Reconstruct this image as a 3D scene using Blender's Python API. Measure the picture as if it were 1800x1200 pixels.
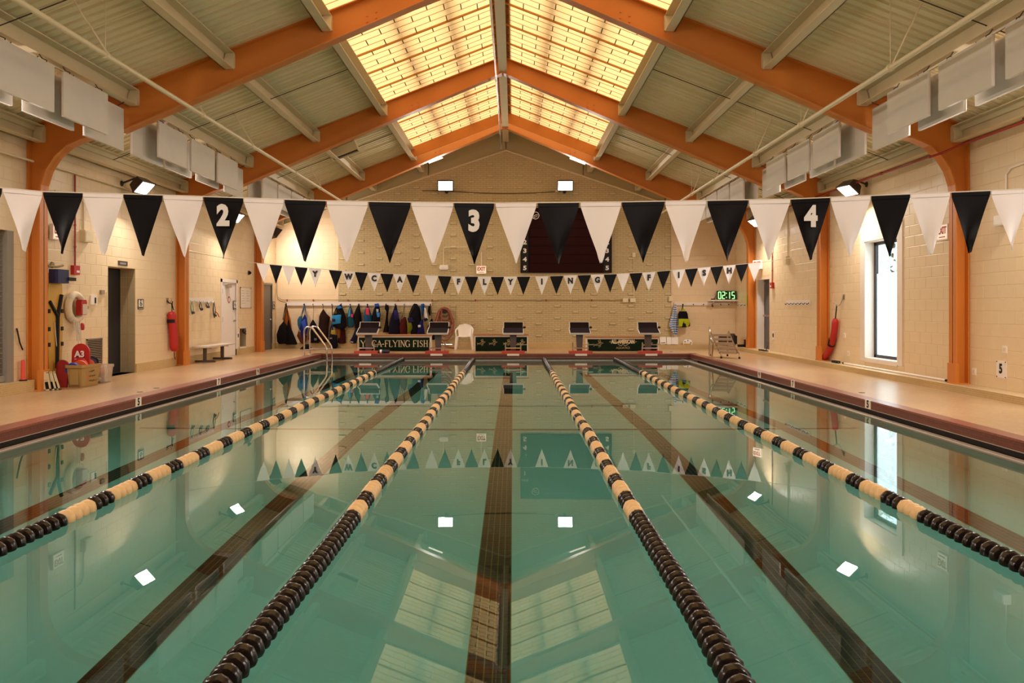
import bpy, math, random
from mathutils import Vector, Matrix
random.seed(7)
C = bpy.context.scene.collection
sc = bpy.context.scene
for o in list(bpy.data.objects): bpy.data.objects.remove(o)
PI = math.pi
# ------------------------------------------------------------------ camera, world, exposure
F, CX, HY, HC = 1420.0, 902.0, 540.5, 1.555      # focal (px of an 1800 frame), vanishing point, eye height above the water
cd = bpy.data.cameras.new('camera'); cam = bpy.data.objects.new('camera', cd); C.objects.link(cam)
cam.location = (0, 0, HC); cam.rotation_euler = (PI/2, 0, 0)
cd.sensor_width = 36; cd.lens = F/1800*36
cd.shift_x = -(CX-900)/1800; cd.shift_y = (HY-600)/1800
cd.clip_start = .05; cd.clip_end = 200
sc.camera = cam
SKY = 4.5            # daylight outside
FLOOD = 126          # watts of each flood light
w = bpy.data.worlds.new('sky'); sc.world = w; w.use_nodes = True
bg = w.node_tree.nodes['Background']; bg.inputs[0].default_value = (.80, .95, 1.0, 1); bg.inputs[1].default_value = SKY
sc.view_settings.view_transform = 'Standard'; sc.view_settings.look = 'None'
sc.view_settings.gamma = 1; sc.view_settings.use_curve_mapping = False
sc.view_settings.exposure = -.12
# ------------------------------------------------------------------ layout (metres; z = 0 is the water)
XC = -.25                    # ridge line
D = .17                      # deck level
WL, WR, WF, WB = -8.1, 7.6, 27.6, -2.5
PL, PR, PN, PF = -5.5, 5.06, 1.2, 24.0          # pool lip
FR = [7.6, 13.55, 19.5, 25.4]                   # portal frames
def zr(x): return 7.59-.386*abs(x-XC)
def YX(px, X): return F*X/(px-CX)
def ZY(py, Y): return HC-(py-HY)*Y/F
def XY(px, Y): return (px-CX)*Y/F
def P(px, py, Y): return (XY(px, Y), Y, ZY(py, Y))
def lin(h):
    c = [int(h[i:i+2], 16)/255 for i in (0, 2, 4)]
    return tuple((v/12.92 if v <= .04045 else ((v+.055)/1.055)**2.4) for v in c)+(1,)
# ------------------------------------------------------------------ materials
MATS = {}
def mat(name, hexc, rough=.6, metal=0, var=.06, scale=6, bump=0, bscale=40, spec=.5):
    if name in MATS: return MATS[name]
    m = bpy.data.materials.new(name); m.use_nodes = True; nt = m.node_tree; b = nt.nodes['Principled BSDF']
    b.inputs['Roughness'].default_value = rough; b.inputs['Metallic'].default_value = metal
    b.inputs['Specular IOR Level'].default_value = spec
    tc = nt.nodes.new('ShaderNodeTexCoord'); n = nt.nodes.new('ShaderNodeTexNoise'); n.inputs['Scale'].default_value = scale
    n.inputs['Detail'].default_value = 3
    nt.links.new(tc.outputs['Object'], n.inputs['Vector'])
    mx = nt.nodes.new('ShaderNodeMix'); mx.data_type = 'RGBA'
    c = lin(hexc)
    mx.inputs[6].default_value = tuple(max(0, v*(1-var)) for v in c[:3])+(1,)
    mx.inputs[7].default_value = tuple(min(1, v*(1+var)) for v in c[:3])+(1,)
    nt.links.new(n.outputs['Fac'], mx.inputs[0]); nt.links.new(mx.outputs[2], b.inputs['Base Color'])
    if bump:
        n2 = nt.nodes.new('ShaderNodeTexNoise'); n2.inputs['Scale'].default_value = bscale
        nt.links.new(tc.outputs['Object'], n2.inputs['Vector'])
        bp = nt.nodes.new('ShaderNodeBump'); bp.inputs['Strength'].default_value = bump; bp.inputs['Distance'].default_value = .01
        nt.links.new(n2.outputs['Fac'], bp.inputs['Height']); nt.links.new(bp.outputs['Normal'], b.inputs['Normal'])
    MATS[name] = m; return m
def tilemat(name, h1, h2, hm, bw, bh, mortar, axis='Z', rough=.5, offset=.5, bump=.3, var=.5, spec=.5):
    """small tiles / bricks from a Brick texture; axis = the axis the surface faces"""
    if name in MATS: return MATS[name]
    m = bpy.data.materials.new(name); m.use_nodes = True; nt = m.node_tree; b = nt.nodes['Principled BSDF']
    b.inputs['Roughness'].default_value = rough; b.inputs['Specular IOR Level'].default_value = spec
    geo = nt.nodes.new('ShaderNodeNewGeometry'); sp = nt.nodes.new('ShaderNodeSeparateXYZ'); cb = nt.nodes.new('ShaderNodeCombineXYZ')
    nt.links.new(geo.outputs['Position'], sp.inputs[0])
    pr = {'Z': ('X', 'Y'), 'X': ('Y', 'Z'), 'Y': ('X', 'Z')}[axis]
    nt.links.new(sp.outputs[pr[0]], cb.inputs[0]); nt.links.new(sp.outputs[pr[1]], cb.inputs[1])
    br = nt.nodes.new('ShaderNodeTexBrick'); br.offset = offset
    br.inputs['Color1'].default_value = lin(h1); br.inputs['Color2'].default_value = lin(h2); br.inputs['Mortar'].default_value = lin(hm)
    br.inputs['Scale'].default_value = 1; br.inputs['Mortar Size'].default_value = mortar
    br.inputs['Brick Width'].default_value = bw; br.inputs['Row Height'].default_value = bh; br.inputs['Mortar Smooth'].default_value = .3
    nt.links.new(cb.outputs[0], br.inputs['Vector'])
    n = nt.nodes.new('ShaderNodeTexNoise'); n.inputs['Scale'].default_value = .7; n.inputs['Detail'].default_value = 4
    nt.links.new(geo.outputs['Position'], n.inputs['Vector'])
    mx = nt.nodes.new('ShaderNodeMix'); mx.data_type = 'RGBA'; mx.blend_type = 'MULTIPLY'; mx.inputs[0].default_value = var
    cr = nt.nodes.new('ShaderNodeMapRange'); cr.inputs[1].default_value = .3; cr.inputs[2].default_value = .7; cr.inputs[3].default_value = .72; cr.inputs[4].default_value = 1.08
    nt.links.new(n.outputs['Fac'], cr.inputs[0])
    nt.links.new(br.outputs['Color'], mx.inputs[6]); nt.links.new(cr.outputs[0], mx.inputs[7]); nt.links.new(mx.outputs[2], b.inputs['Base Color'])
    if bump:
        bp = nt.nodes.new('ShaderNodeBump'); bp.inputs['Strength'].default_value = bump; bp.inputs['Distance'].default_value = .004; bp.invert = True
        nt.links.new(br.outputs['Fac'], bp.inputs['Height']); nt.links.new(bp.outputs['Normal'], b.inputs['Normal'])
    MATS[name] = m; return m
def emis(name, hexc, s):
    if name in MATS: return MATS[name]
    m = bpy.data.materials.new(name); m.use_nodes = True; nt = m.node_tree
    b = nt.nodes['Principled BSDF']; b.inputs['Base Color'].default_value = lin(hexc)
    b.inputs['Emission Color'].default_value = lin(hexc); b.inputs['Emission Strength'].default_value = s
    MATS[name] = m; return m
def translucent(name, hexc, mixdiff=.15, var=.05):
    m = bpy.data.materials.new(name); m.use_nodes = True; nt = m.node_tree
    for n in list(nt.nodes): nt.nodes.remove(n)
    out = nt.nodes.new('ShaderNodeOutputMaterial'); t = nt.nodes.new('ShaderNodeBsdfTranslucent'); d = nt.nodes.new('ShaderNodeBsdfDiffuse')
    tc = nt.nodes.new('ShaderNodeTexCoord'); n = nt.nodes.new('ShaderNodeTexNoise'); n.inputs['Scale'].default_value = 1.3; n.inputs['Detail'].default_value = 5
    mx = nt.nodes.new('ShaderNodeMix'); mx.data_type = 'RGBA'; c = lin(hexc)
    mx.inputs[6].default_value = tuple(v*(1-var*3*(i*.5+.4)) for i, v in enumerate(c[:3]))+(1,); mx.inputs[7].default_value = tuple(min(1, v*(1+var)) for v in c[:3])+(1,)
    nt.links.new(tc.outputs['Object'], n.inputs[0]); nt.links.new(n.outputs['Fac'], mx.inputs[0])
    nt.links.new(mx.outputs[2], t.inputs[0]); nt.links.new(mx.outputs[2], d.inputs[0])
    ms = nt.nodes.new('ShaderNodeMixShader'); ms.inputs[0].default_value = mixdiff
    nt.links.new(t.outputs[0], ms.inputs[1]); nt.links.new(d.outputs[0], ms.inputs[2]); nt.links.new(ms.outputs[0], out.inputs[0])
    MATS[name] = m; return m
wallpaint = mat('wall paint', 'e6cda6', .45, var=.035, scale=1.2, bump=.15, bscale=60)
mortarpaint = mat('painted joint', 'dec39a', .6, var=.05, scale=2)
brickmat = tilemat('painted brick', 'cbb68a', 'c5b082', 'b09c70', .2032, .0677, .009, 'Y', .55, bump=.5, var=.35)
brickproud = mat('painted brick header', 'cdbb90', .55, var=.05)
tanbase = tilemat('tan base tile Y', 'c8a870', 'bd9c64', 'd8bf8e', .032, .032, .004, 'Y', .4, offset=0)
tanbasex = tilemat('tan base tile X', 'c8a870', 'bd9c64', 'd8bf8e', .032, .032, .004, 'X', .4, offset=0)
tancap = tilemat('tan cap tile', 'd2b68a', 'c8aa7a', 'dcc59c', .032, .032, .004, 'Z', .35, offset=0)
deckmat = tilemat('deck mosaic', 'c6a276', 'b08a60', 'bc9a70', .055, .028, .004, 'Z', .29, bump=.35, var=.55)
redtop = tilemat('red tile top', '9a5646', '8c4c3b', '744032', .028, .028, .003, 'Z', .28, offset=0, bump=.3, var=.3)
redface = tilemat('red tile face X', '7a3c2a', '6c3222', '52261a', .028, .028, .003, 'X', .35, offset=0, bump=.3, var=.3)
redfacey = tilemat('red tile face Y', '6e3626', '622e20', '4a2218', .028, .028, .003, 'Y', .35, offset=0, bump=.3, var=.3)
guttermat = mat('gutter', '33281e', .6, var=.2, scale=10)
lipmat = mat('lip edge', 'a8968a', .35, var=.1)
plaster = mat('pool plaster', 'd6dcd0', .8, var=.05, scale=1.5)
blacktile = mat('black pool tile', '1c1714', .35, var=.3, scale=30)
groutmat = mat('dark grout', '8e7e4c', .8)
orange = mat('orange steel', 'd07c2c', .45, var=.05, scale=2)
cream = mat('cream steel', 'e0d0ac', .5, var=.05, scale=3)
deckroof = mat('roof deck', 'e8dab2', .5, var=.06, scale=2)
skymat = translucent('amber fibreglass', 'c29560', .10)
batten = mat('batten', '5a3008', .6)
amberbar = mat('amber bar', 'd08a34', .6)
white = mat('white paint', 'e8ddd2', .5, var=.03)
whitepl = mat('white plastic', 'efe6dc', .4, var=.03)
baffle = mat('baffle cloth', 'd8cfc4', .85, var=.06, scale=3, bump=.2, bscale=9)
black = mat('black', '120e0d', .6, var=.2, spec=.3)
blackpl = mat('black plastic', '1a1512', .28, var=.2)
dgrey = mat('dark grey', '3a302d', .6, var=.1)
grey = mat('grey', '8c8478', .5)
steel = mat('stainless', 'd8d0c8', .2, 1, var=.04)
alu = mat('aluminium', 'b8aea4', .35, 1)
red = mat('red', 'b3201a', .45, var=.08)
redpaint = mat('red pipe paint', '9e2a20', .45)
tanpl = mat('yellowed float', 'dcb682', .45, var=.12, scale=25)
rope = mat('white rope', 'd9cfc2', .8)
# ------------------------------------------------------------------ mesh builder
ORG = {}
class MB:
    def __init__(s): s.v = []; s.f = []; s.m = []
    def add(s, vs, fs, mi=0):
        o = len(s.v); s.v += [tuple(p) for p in vs]
        s.f += [tuple(i+o for i in f) for f in fs]; s.m += [mi]*len(fs)
    def box(s, x0, x1, y0, y1, z0, z1, mi=0):
        s.add([(x, y, z) for z in (z0, z1) for y in (y0, y1) for x in (x0, x1)],
              [(0, 2, 3, 1), (4, 5, 7, 6), (0, 1, 5, 4), (2, 6, 7, 3), (0, 4, 6, 2), (1, 3, 7, 5)], mi); return s
    def obox(s, c, size, M=None, mi=0):
        M = M or Matrix.Identity(3); a, b, d = (k/2 for k in size); c = Vector(c)
        s.add([c+M @ Vector((x, y, z)) for z in (-d, d) for y in (-b, b) for x in (-a, a)],
              [(0, 2, 3, 1), (4, 5, 7, 6), (0, 1, 5, 4), (2, 6, 7, 3), (0, 4, 6, 2), (1, 3, 7, 5)], mi); return s
    def loft(s, rings, mi=0, caps=True, closed=False):
        n = len(rings[0]); vs = [p for r in rings for p in r]; fs = []
        R = len(rings)
        for i in range(R if closed else R-1):
            j = (i+1) % R
            for k in range(n): fs.append((i*n+k, i*n+(k+1) % n, j*n+(k+1) % n, j*n+k))
        if caps and not closed: fs.append(tuple(range(n-1, -1, -1))); fs.append(tuple((R-1)*n+k for k in range(n)))
        s.add(vs, fs, mi); return s
    def tube(s, pts, r, seg=8, mi=0, closed=False):
        pts = [Vector(p) for p in pts]; rings = []; N = len(pts); up = None
        for i, p in enumerate(pts):
            a = pts[(i-1) % N] if (closed or i > 0) else p; b = pts[(i+1) % N] if (closed or i < N-1) else p
            t = (b-a); t = t.normalized() if t.length > 1e-9 else Vector((0, 0, 1))
            if up is None:
                up = Vector((0, 0, 1)) if abs(t.z) < .9 else Vector((0, 1, 0))
            u = (up-t*up.dot(t)); u = u.normalized() if u.length > 1e-6 else t.orthogonal().normalized()
            up = u; w_ = t.cross(u); rr = r[i] if isinstance(r, (list, tuple)) else r
            rings.append([p+(u*math.cos(2*PI*k/seg)+w_*math.sin(2*PI*k/seg))*rr for k in range(seg)])
        return s.loft(rings, mi, True, closed)
    def lathe(s, prof, c=(0, 0, 0), axis='Z', seg=16, mi=0):
        rings = []
        for r, h in prof:
            ring = []
            for k in range(seg):
                a = 2*PI*k/seg; u, v_ = r*math.cos(a), r*math.sin(a)
                q = {'Z': (u, v_, h), 'Y': (v_, h, u), 'X': (h, u, v_)}[axis]
                ring.append((c[0]+q[0], c[1]+q[1], c[2]+q[2]))
            rings.append(ring)
        return s.loft(rings, mi)
    def prism(s, poly, axis, a, b, mi=0):
        def q(u, v_, t): return {'Y': (u, t, v_), 'X': (t, u, v_), 'Z': (u, v_, t)}[axis]
        n = len(poly)
        s.add([q(u, v_, a) for u, v_ in poly]+[q(u, v_, b) for u, v_ in poly],
              [tuple(range(n)), tuple(range(2*n-1, n-1, -1))]+[(k, k+n, (k+1) % n+n, (k+1) % n) for k in range(n)], mi); return s
    def sheet(s, fn, nu, nv, off, mi=0):
        """thin closed cloth: fn(u,v)->point, off = thickness vector"""
        off = Vector(off); A = [Vector(fn(i/nu, j/nv)) for j in range(nv+1) for i in range(nu+1)]; n = len(A); W = nu+1
        fs = []
        for j in range(nv):
            for i in range(nu):
                a = j*W+i; fs.append((a, a+1, a+1+W, a+W)); fs.append((a+n, a+W+n, a+1+W+n, a+1+n))
        bd = [i for i in range(W)]+[j*W+nu for j in range(1, nv+1)]+[nv*W+i for i in range(nu-1, -1, -1)]+[j*W for j in range(nv-1, 0, -1)]
        for k in range(len(bd)):
            a, b = bd[k], bd[(k+1) % len(bd)]; fs.append((b, a, a+n, b+n))
        s.add(A+[p+off for p in A], fs, mi); return s
    def mesh(s, name, mats, smooth=True, sub=(0, 0, 0)):
        me = bpy.data.meshes.new(name)
        me.from_pydata([(x-sub[0], y-sub[1], z-sub[2]) for x, y, z in s.v], [], s.f)
        for m in (mats if isinstance(mats, (list, tuple)) else [mats]): me.materials.append(m)
        me.polygons.foreach_set('material_index', s.m)
        if smooth:
            me.polygons.foreach_set('use_smooth', [True]*len(s.f)); me.set_sharp_from_angle(angle=math.radians(38))
        me.update(); return me
    def build(s, name, mats, parent=None, smooth=True, org=None):
        if parent is not None: O = ORG[parent.name]
        elif org is not None: O = org
        else:
            xs, ys, zs = zip(*s.v); O = ((min(xs)+max(xs))/2, (min(ys)+max(ys))/2, min(zs))
        o = bpy.data.objects.new(name, s.mesh(name, mats, smooth, O)); C.objects.link(o)
        if parent is not None: o.parent = parent
        else: o.location = O
        ORG[o.name] = O; return o
def tag(o, label=None, cat=None, group=None, kind=None):
    if label: o['label'] = label
    if cat: o['category'] = cat
    if group: o['group'] = group
    if kind: o['kind'] = kind
    return o
def thing(name, label, cat, loc, group=None, kind=None):
    o = bpy.data.objects.new(name, None); C.objects.link(o); o.location = loc; o.empty_display_size = .1
    ORG[o.name] = tuple(loc); return tag(o, label, cat, group, kind)
def place(name, me, loc, parent=None, rot=None, scale=None):
    o = bpy.data.objects.new(name, me); C.objects.link(o)
    if parent is not None:
        o.parent = parent; P0 = ORG[parent.name]; o.location = (loc[0]-P0[0], loc[1]-P0[1], loc[2]-P0[2])
    else: o.location = loc
    if rot: o.rotation_euler = rot
    if scale: o.scale = scale
    ORG[o.name] = tuple(loc); return o
def text(name, s, size, M, m, parent, bold=.0, sx=1, ext=.002, align='CENTER', origin=None):
    """lettering: flat solid letters; M = (right, up) vectors; centre at origin"""
    cu = bpy.data.curves.new('txt', 'FONT'); cu.body = s; cu.size = size; cu.align_x = align; cu.align_y = 'CENTER'
    cu.offset = bold; cu.extrude = ext; cu.resolution_u = 3
    t = bpy.data.objects.new('txt', cu); C.objects.link(t)
    bpy.context.view_layer.update()
    me = bpy.data.meshes.new_from_object(t.evaluated_get(bpy.context.evaluated_depsgraph_get()))
    bpy.data.objects.remove(t)
    r, u = Vector(M[0]), Vector(M[1]); n = r.cross(u); O = Vector(ORG[parent.name]); o0 = Vector(origin)
    for v in me.vertices:
        p = o0+r*(v.co.x*sx)+u*v.co.y+n*v.co.z; v.co = p-O
    me.materials.clear(); me.materials.append(m)
    o = bpy.data.objects.new(name, me); C.objects.link(o); o.parent = parent; ORG[o.name] = ORG[parent.name]; return o
EX, EY, EZ = (1, 0, 0), (0, 1, 0), (0, 0, 1)
FRONT = (EX, EZ)                 # faces the camera (-Y)
BACK = ((-1, 0, 0), EZ)
ONL = ((0, 1, 0), EZ)            # on the left wall, faces +X
ONR = ((0, -1, 0), EZ)           # on the right wall, faces -X
def smoothpts(pts, n=6):
    pts = [Vector(p) for p in pts]; out = []
    for i in range(len(pts)-1):
        p0 = pts[max(i-1, 0)]; p1 = pts[i]; p2 = pts[i+1]; p3 = pts[min(i+2, len(pts)-1)]
        for k in range(n):
            t = k/n
            out.append(.5*((2*p1)+(-p0+p2)*t+(2*p0-5*p1+4*p2-p3)*t*t+(-p0+3*p1-3*p2+p3)*t**3))
    out.append(pts[-1]); return out

# ================================================================== SETTING
def grid_wall(mb, ys, zs, holes, fn):
    """decompose a wall into boxes around holes; fn(y0,y1,z0,z1) adds one"""
    Y = sorted(set(ys+[h[k] for h in holes for k in (0, 1)])); Z = sorted(set(zs+[h[k] for h in holes for k in (2, 3)]))
    for i in range(len(Y)-1):
        for j in range(len(Z)-1):
            cy, cz = (Y[i]+Y[i+1])/2, (Z[j]+Z[j+1])/2
            if any(h[0] < cy < h[1] and h[2] < cz < h[3] for h in holes): continue
            fn(Y[i], Y[i+1], Z[j], Z[j+1])
TOPZ = 4.62
holesL = [(9.0, 13.08, .36, 2.79), (16.15, 17.32, D, 2.38), (22.46, 23.6, D, 2.27), (23.9, 24.5, .38, .94), (26.0, 27.1, D, 2.3)]
holesR = [(15.96, 17.45, .47, 2.97), (9.98, 11.47, .47, 2.97), (4.0, 5.49, .47, 2.97), (23.93, 25.12, .28, 2.42)]
m = MB(); grid_wall(m, [WB, WF+.3], [-.2, TOPZ], holesL, lambda a, b, c, d: m.box(WL-.32, WL, a, b, c, d))
wall_left = tag(m.build('wall_left', mortarpaint, org=(WL, 0, 0)), kind='structure')
m = MB(); grid_wall(m, [WB, WF+.3], [-.2, TOPZ], holesR, lambda a, b, c, d: m.box(WR, WR+.32, a, b, c, d))
wall_right = tag(m.build('wall_right', mortarpaint, org=(WR, 0, 0)), kind='structure')
GT = 6.95; GS = .335
def gz(x): return GT-GS*abs(x-XC)
m = MB(); m.prism([(WL-.3, -.2), (WR+.3, -.2), (WR+.3, gz(WR+.3)), (XC, GT), (WL-.3, gz(WL-.3))], 'Y', WF, WF+.3)
wall_far = tag(m.build('wall_far', mortarpaint, org=(0, WF, 0)), kind='structure')
BXL, BXR = -5.97, 5.4
m = MB(); m.prism([(BXL, D), (BXR, D), (BXR, gz(BXR)), (XC, GT), (BXL, gz(BXL))], 'Y', WF-.02, WF)
o = m.build('brick_panel', brickmat, wall_far); o['label'] = 'painted brick field'
m = MB(); m.prism([(WL-.3, -.2), (WR+.3, -.2), (WR+.3, 5), (XC, 7.6), (WL-.3, 5)], 'Y', WB-.3, WB)
tag(m.build('wall_back', wallpaint), kind='structure')
# projecting header bricks in the far wall
bm_ = MB().box(-.1, .1, -.022, 0, -.028, .028, 0).box(-.112, .112, -.004, 0, -.042, .034, 1).mesh('header_brick', [brickproud, mat('painted header shadow', '8a7850', .8)], False)  # wider dark slab paints the header's weak shadow as an outline
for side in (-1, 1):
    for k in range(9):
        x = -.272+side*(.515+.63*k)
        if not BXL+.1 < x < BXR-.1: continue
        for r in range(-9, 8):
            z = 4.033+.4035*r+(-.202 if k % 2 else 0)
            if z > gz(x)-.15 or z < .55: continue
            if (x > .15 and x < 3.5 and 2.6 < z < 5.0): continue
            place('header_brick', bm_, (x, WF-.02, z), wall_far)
# painted concrete blocks
def blocks(wall, fixed, spots, mesh, rot):
    """spots: (distance key, location, scale, stretcher); the nearest 300 as parts, the others in one part"""
    spots.sort(key=lambda s: s[0]); 
    for s in spots[:298]: place('block', mesh, s[1], wall, rot, s[2])
    rest = MB(); me_v = [v.co.copy() for v in mesh.vertices]; me_f = [tuple(p.vertices) for p in mesh.polygons]
    R = Matrix.Rotation(rot[2], 3, 'Z') if rot else Matrix.Identity(3)
    for s in spots[298:]:
        rest.add([R @ Vector((v.x*s[2][0], v.y*s[2][1], v.z*s[2][2]))+Vector(s[1]) for v in me_v], me_f)
    if rest.v: o = rest.build('block_courses', wallpaint, wall, False); o['kind'] = 'stuff'
bw, bh = .4064, .2032
b1 = MB()
g = .0035; t = .0025
b1.add([(-.5*bw+g, 0, -.5*bh+g), (.5*bw-g, 0, -.5*bh+g), (.5*bw-g, 0, .5*bh-g), (-.5*bw+g, 0, .5*bh-g),
        (-.5*bw+g+.004, -t, -.5*bh+g+.004), (.5*bw-g-.004, -t, -.5*bh+g+.004), (.5*bw-g-.004, -t, .5*bh-g-.004), (-.5*bw+g+.004, -t, .5*bh-g-.004)],
       [(4, 5, 6, 7), (0, 1, 5, 4), (1, 2, 6, 5), (2, 3, 7, 6), (3, 0, 4, 7)])
blockmesh = b1.mesh('block', wallpaint, False)
def clear(y, z, holes, hw):
    return not any(h[0]-hw < y < h[1]+hw and h[2]-bh*.45 < z < h[3]+bh*.45 for h in holes)
for wall, X, holes, rot, zb in ((wall_left, WL, holesL, (0, 0, PI/2), D+.18), (wall_right, WR, holesR, (0, 0, -PI/2), .28)):
    S = []
    for r in range(22):
        z = zb+bh*(r+.5)
        if z+bh/2 > TOPZ: break
        y = 10.2+(bw/2 if r % 2 else 0)
        while y < WF-.1:
            y0, y1 = y-bw/2, min(y+bw/2, WF); y += bw
            # trim to openings
            for h in holes:
                if h[2]-bh*.45 < z < h[3]+bh*.45:
                    if y0 < h[0] < y1: y1 = h[0] if h[0]-y0 > .05 else y0
                    elif y0 < h[1] < y1: y0 = h[1]
                    elif h[0] <= y0 and y1 <= h[1]: y1 = y0
            if y1-y0 < .06: continue
            cy = (y0+y1)/2
            S.append((cy*cy, (X, cy, z), ((y1-y0)/bw, 1, 1)))
    blocks(wall, None, S, blockmesh, rot)
S = []
for x0, x1 in ((WL, BXL), (BXR, WR)):
    for r in range(24):
        z = D+.18+bh*(r+.5)
        x = x0 if not r % 2 else x0-bw/2
        while x < x1-.03:
            a, b = max(x, x0), min(x+bw, x1); x += bw
            if b-a < .06 or z+bh/2 > gz(a if x0 < 0 else b): continue
            S.append((-z, ((a+b)/2, WF, z), ((b-a)/bw, 1, 1)))
blocks(wall_far, None, S, blockmesh, None)
# fascia boards between brick gable and roof
fas = mat('fascia board', 'b9a980', .6)
m = MB(); m.prism([(WL-.3, gz(WL-.3)-.05), (XC, GT-.05), (WR+.3, gz(WR+.3)-.05), (WR+.3, zr(WR+.3)+.35), (XC, zr(XC)+.35), (WL-.3, zr(WL-.3)+.35)], 'Y', WF+.13, WF+.16); m.build('fascia_backing', fas, wall_far, False)
for i, (a, b) in enumerate(((-8.1, -5.7), (-5.7, -2.9), (-2.9, XC), (XC, 2.4), (2.4, 5.2), (5.2, 7.6))):
    m = MB(); m.prism([(a+.02, gz(a+.02)-.02), (b-.02, gz(b-.02)-.02), (b-.02, zr(b-.02)+.3), (a+.02, zr(a+.02)+.3)], 'Y', WF+.05, WF+.12)
    m.build('fascia_board', fas, wall_far, False)
m = MB()
for s in (-1, 1):
    m.tube([(XC, WF-.02, GT-.02), (XC+s*7.9, WF-.02, gz(XC+s*7.9)-.02)], .03, 4)
tag(m.build('trim_1', cream), kind='structure')
# floor (deck) with the pool cut out
m = MB()
OL, OR, ON, OF = PL-.5, PR+.44, PN-.45, PF+.45       # outer edge of the coping
for a in ((WL-2.2, OL, WB-.2, WF+.3), (OR, WR+2, WB-.2, WF+.3), (OL, OR, WB-.2, ON), (OL, OR, OF, WF+.3)):
    m.box(a[0], a[1], a[2], a[3], D-.12, D)
floor = tag(m.build('floor', deckmat), kind='structure')
drain = MB().lathe([(.05, 0), (.05, .004), (.0, .004)], seg=12).mesh('floor_drain', dgrey)
for (x, y) in ((246, 689), (275, 682), (1515, 690), (760, 617), (1180, 618)):
    Y = F*(HC-D)/(y-HY); place('floor_drain', drain, (XY(x, Y), Y, D), floor)
# coping and gutter
cop = thing('pool_coping', None, None, (0, PF, 0), kind='structure')
def strip(name, mats, poly, where, mi=None):
    """poly in (outward, z) extruded along one side of the pool"""
    m = MB()
    if where == 'L': m.prism([(PL-u, z) for u, z in poly], 'Y', ON, OF)
    if where == 'R': m.prism([(PR+u, z) for u, z in poly], 'Y', ON, OF)
    if where == 'F': m.prism([(PF+u, z) for u, z in poly], 'X', OL, OR)
    if where == 'N': m.prism([(PN-u, z) for u, z in poly], 'X', OL, OR)
    return m.build(name, mats, cop, False)
for s, fw, ow in (('L', .24, .5), ('R', .24, .44), ('F', .2, .45), ('N', .2, .45)):
    strip('coping_top', redtop, [(fw-.005, D+.004), (ow, D+.004), (ow, D-.02), (fw-.005, D-.02)], s)
    strip('coping_face', redface if s in 'LR' else redfacey, [(fw, D), (fw+.03, D), (fw+.03, .045), (fw, .045)], s)
    strip('coping_drip', lipmat, [(fw-.002, .05), (fw+.03, .05), (fw+.03, .04), (fw-.002, .04)], s)
    strip('gutter_channel', guttermat, [(.03, -.09), (.5, -.09), (.5, .045), (.42, .045), (.42, -.07), (.03, -.07)], s)
    strip('gutter_lip', lipmat, [(0, .012), (.035, .012), (.035, -.1), (0, -.1)], s)
    strip('gutter_rail', lipmat, [(.2, -.03), (.212, -.03), (.212, -.018), (.2, -.018)], s)
# pool basin
def fz(y):
    pts = [(1.2, -1.05), (11.9, -1.45), (15.8, -2.1), (18.2, -2.6), (24.1, -3.0)]
    for (a, za), (b, zb) in zip(pts, pts[1:]):
        if y <= b: return za+(zb-za)*(y-a)/(b-a)
    return -3.0
brk = [1.2, 11.9, 15.8, 18.2, 24.0]
m = MB(); m.prism([(y, fz(y)) for y in brk]+[(24.0, -3.4), (1.2, -3.4)], 'X', PL-.02, PR+.02)
pool_floor = tag(m.build('pool_floor', plaster, smooth=False), kind='structure')
m = MB()
m.box(PL-.3, PL, PN-.3, PF+.3, -3.4, -.06); m.box(PR, PR+.3, PN-.3, PF+.3, -3.4, -.06)
m.box(PL, PR, PF, PF+.3, -3.4, -.06); m.box(PL, PR, PN-.3, PN, -3.4, -.06)
tag(m.build('pool_walls', plaster), kind='structure')
m = MB()
for a, b in zip(brk, brk[1:]):
    pass
m.box(PL, PR, 11.85, 11.95, fz(11.9)-.02, fz(11.9)+.012)
m.build('depth_break_line', blacktile, pool_floor)
LX = [-4.36, -2.22, -.14, 1.97, 4.05]
tw = .05
tile = MB().box(-tw/2+.004, tw/2-.004, -tw/2+.004, tw/2-.004, 0, .006).mesh('tile', blacktile, False)
for i, x in enumerate(LX):
    m = MB()
    for a, b in zip(brk, brk[1:]):
        a2, b2 = max(a, 1.5), min(b, 22.6)
        m.add([(x-.128, a2, fz(a2)+.004), (x+.128, a2, fz(a2)+.004), (x+.128, b2, fz(b2)+.004), (x-.128, b2, fz(b2)+.004)], [(0, 1, 2, 3)])
    ln = m.build('lane_line', groutmat, None, False); tag(ln, kind='structure')
    n = 0; rest = MB(); y = 3.9 if i in (1, 2, 3) else 5.4
    y0 = y
    while y < 22.6:
        for k in range(-2, 3):
            if n < 298:
                place('tile', tile, (x+k*tw, y, fz(y)+.005), ln); n += 1
            else:
                z = fz(y)+.005; rest.add([(x+k*tw+a*(tw/2-.004), y+b*(tw/2-.004), z+.006+(fz(y+b*.02)-fz(y))) for a, b in ((-1, -1), (1, -1), (1, 1), (-1, 1))], [(0, 1, 2, 3)])
        y += tw
    rest.box(x-.125, x+.125, 1.5, y0-.03, fz(2.5)-.05, fz(2.5)+.008)
    o = rest.build('tile_run', blacktile, ln, False); o['kind'] = 'stuff'
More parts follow.
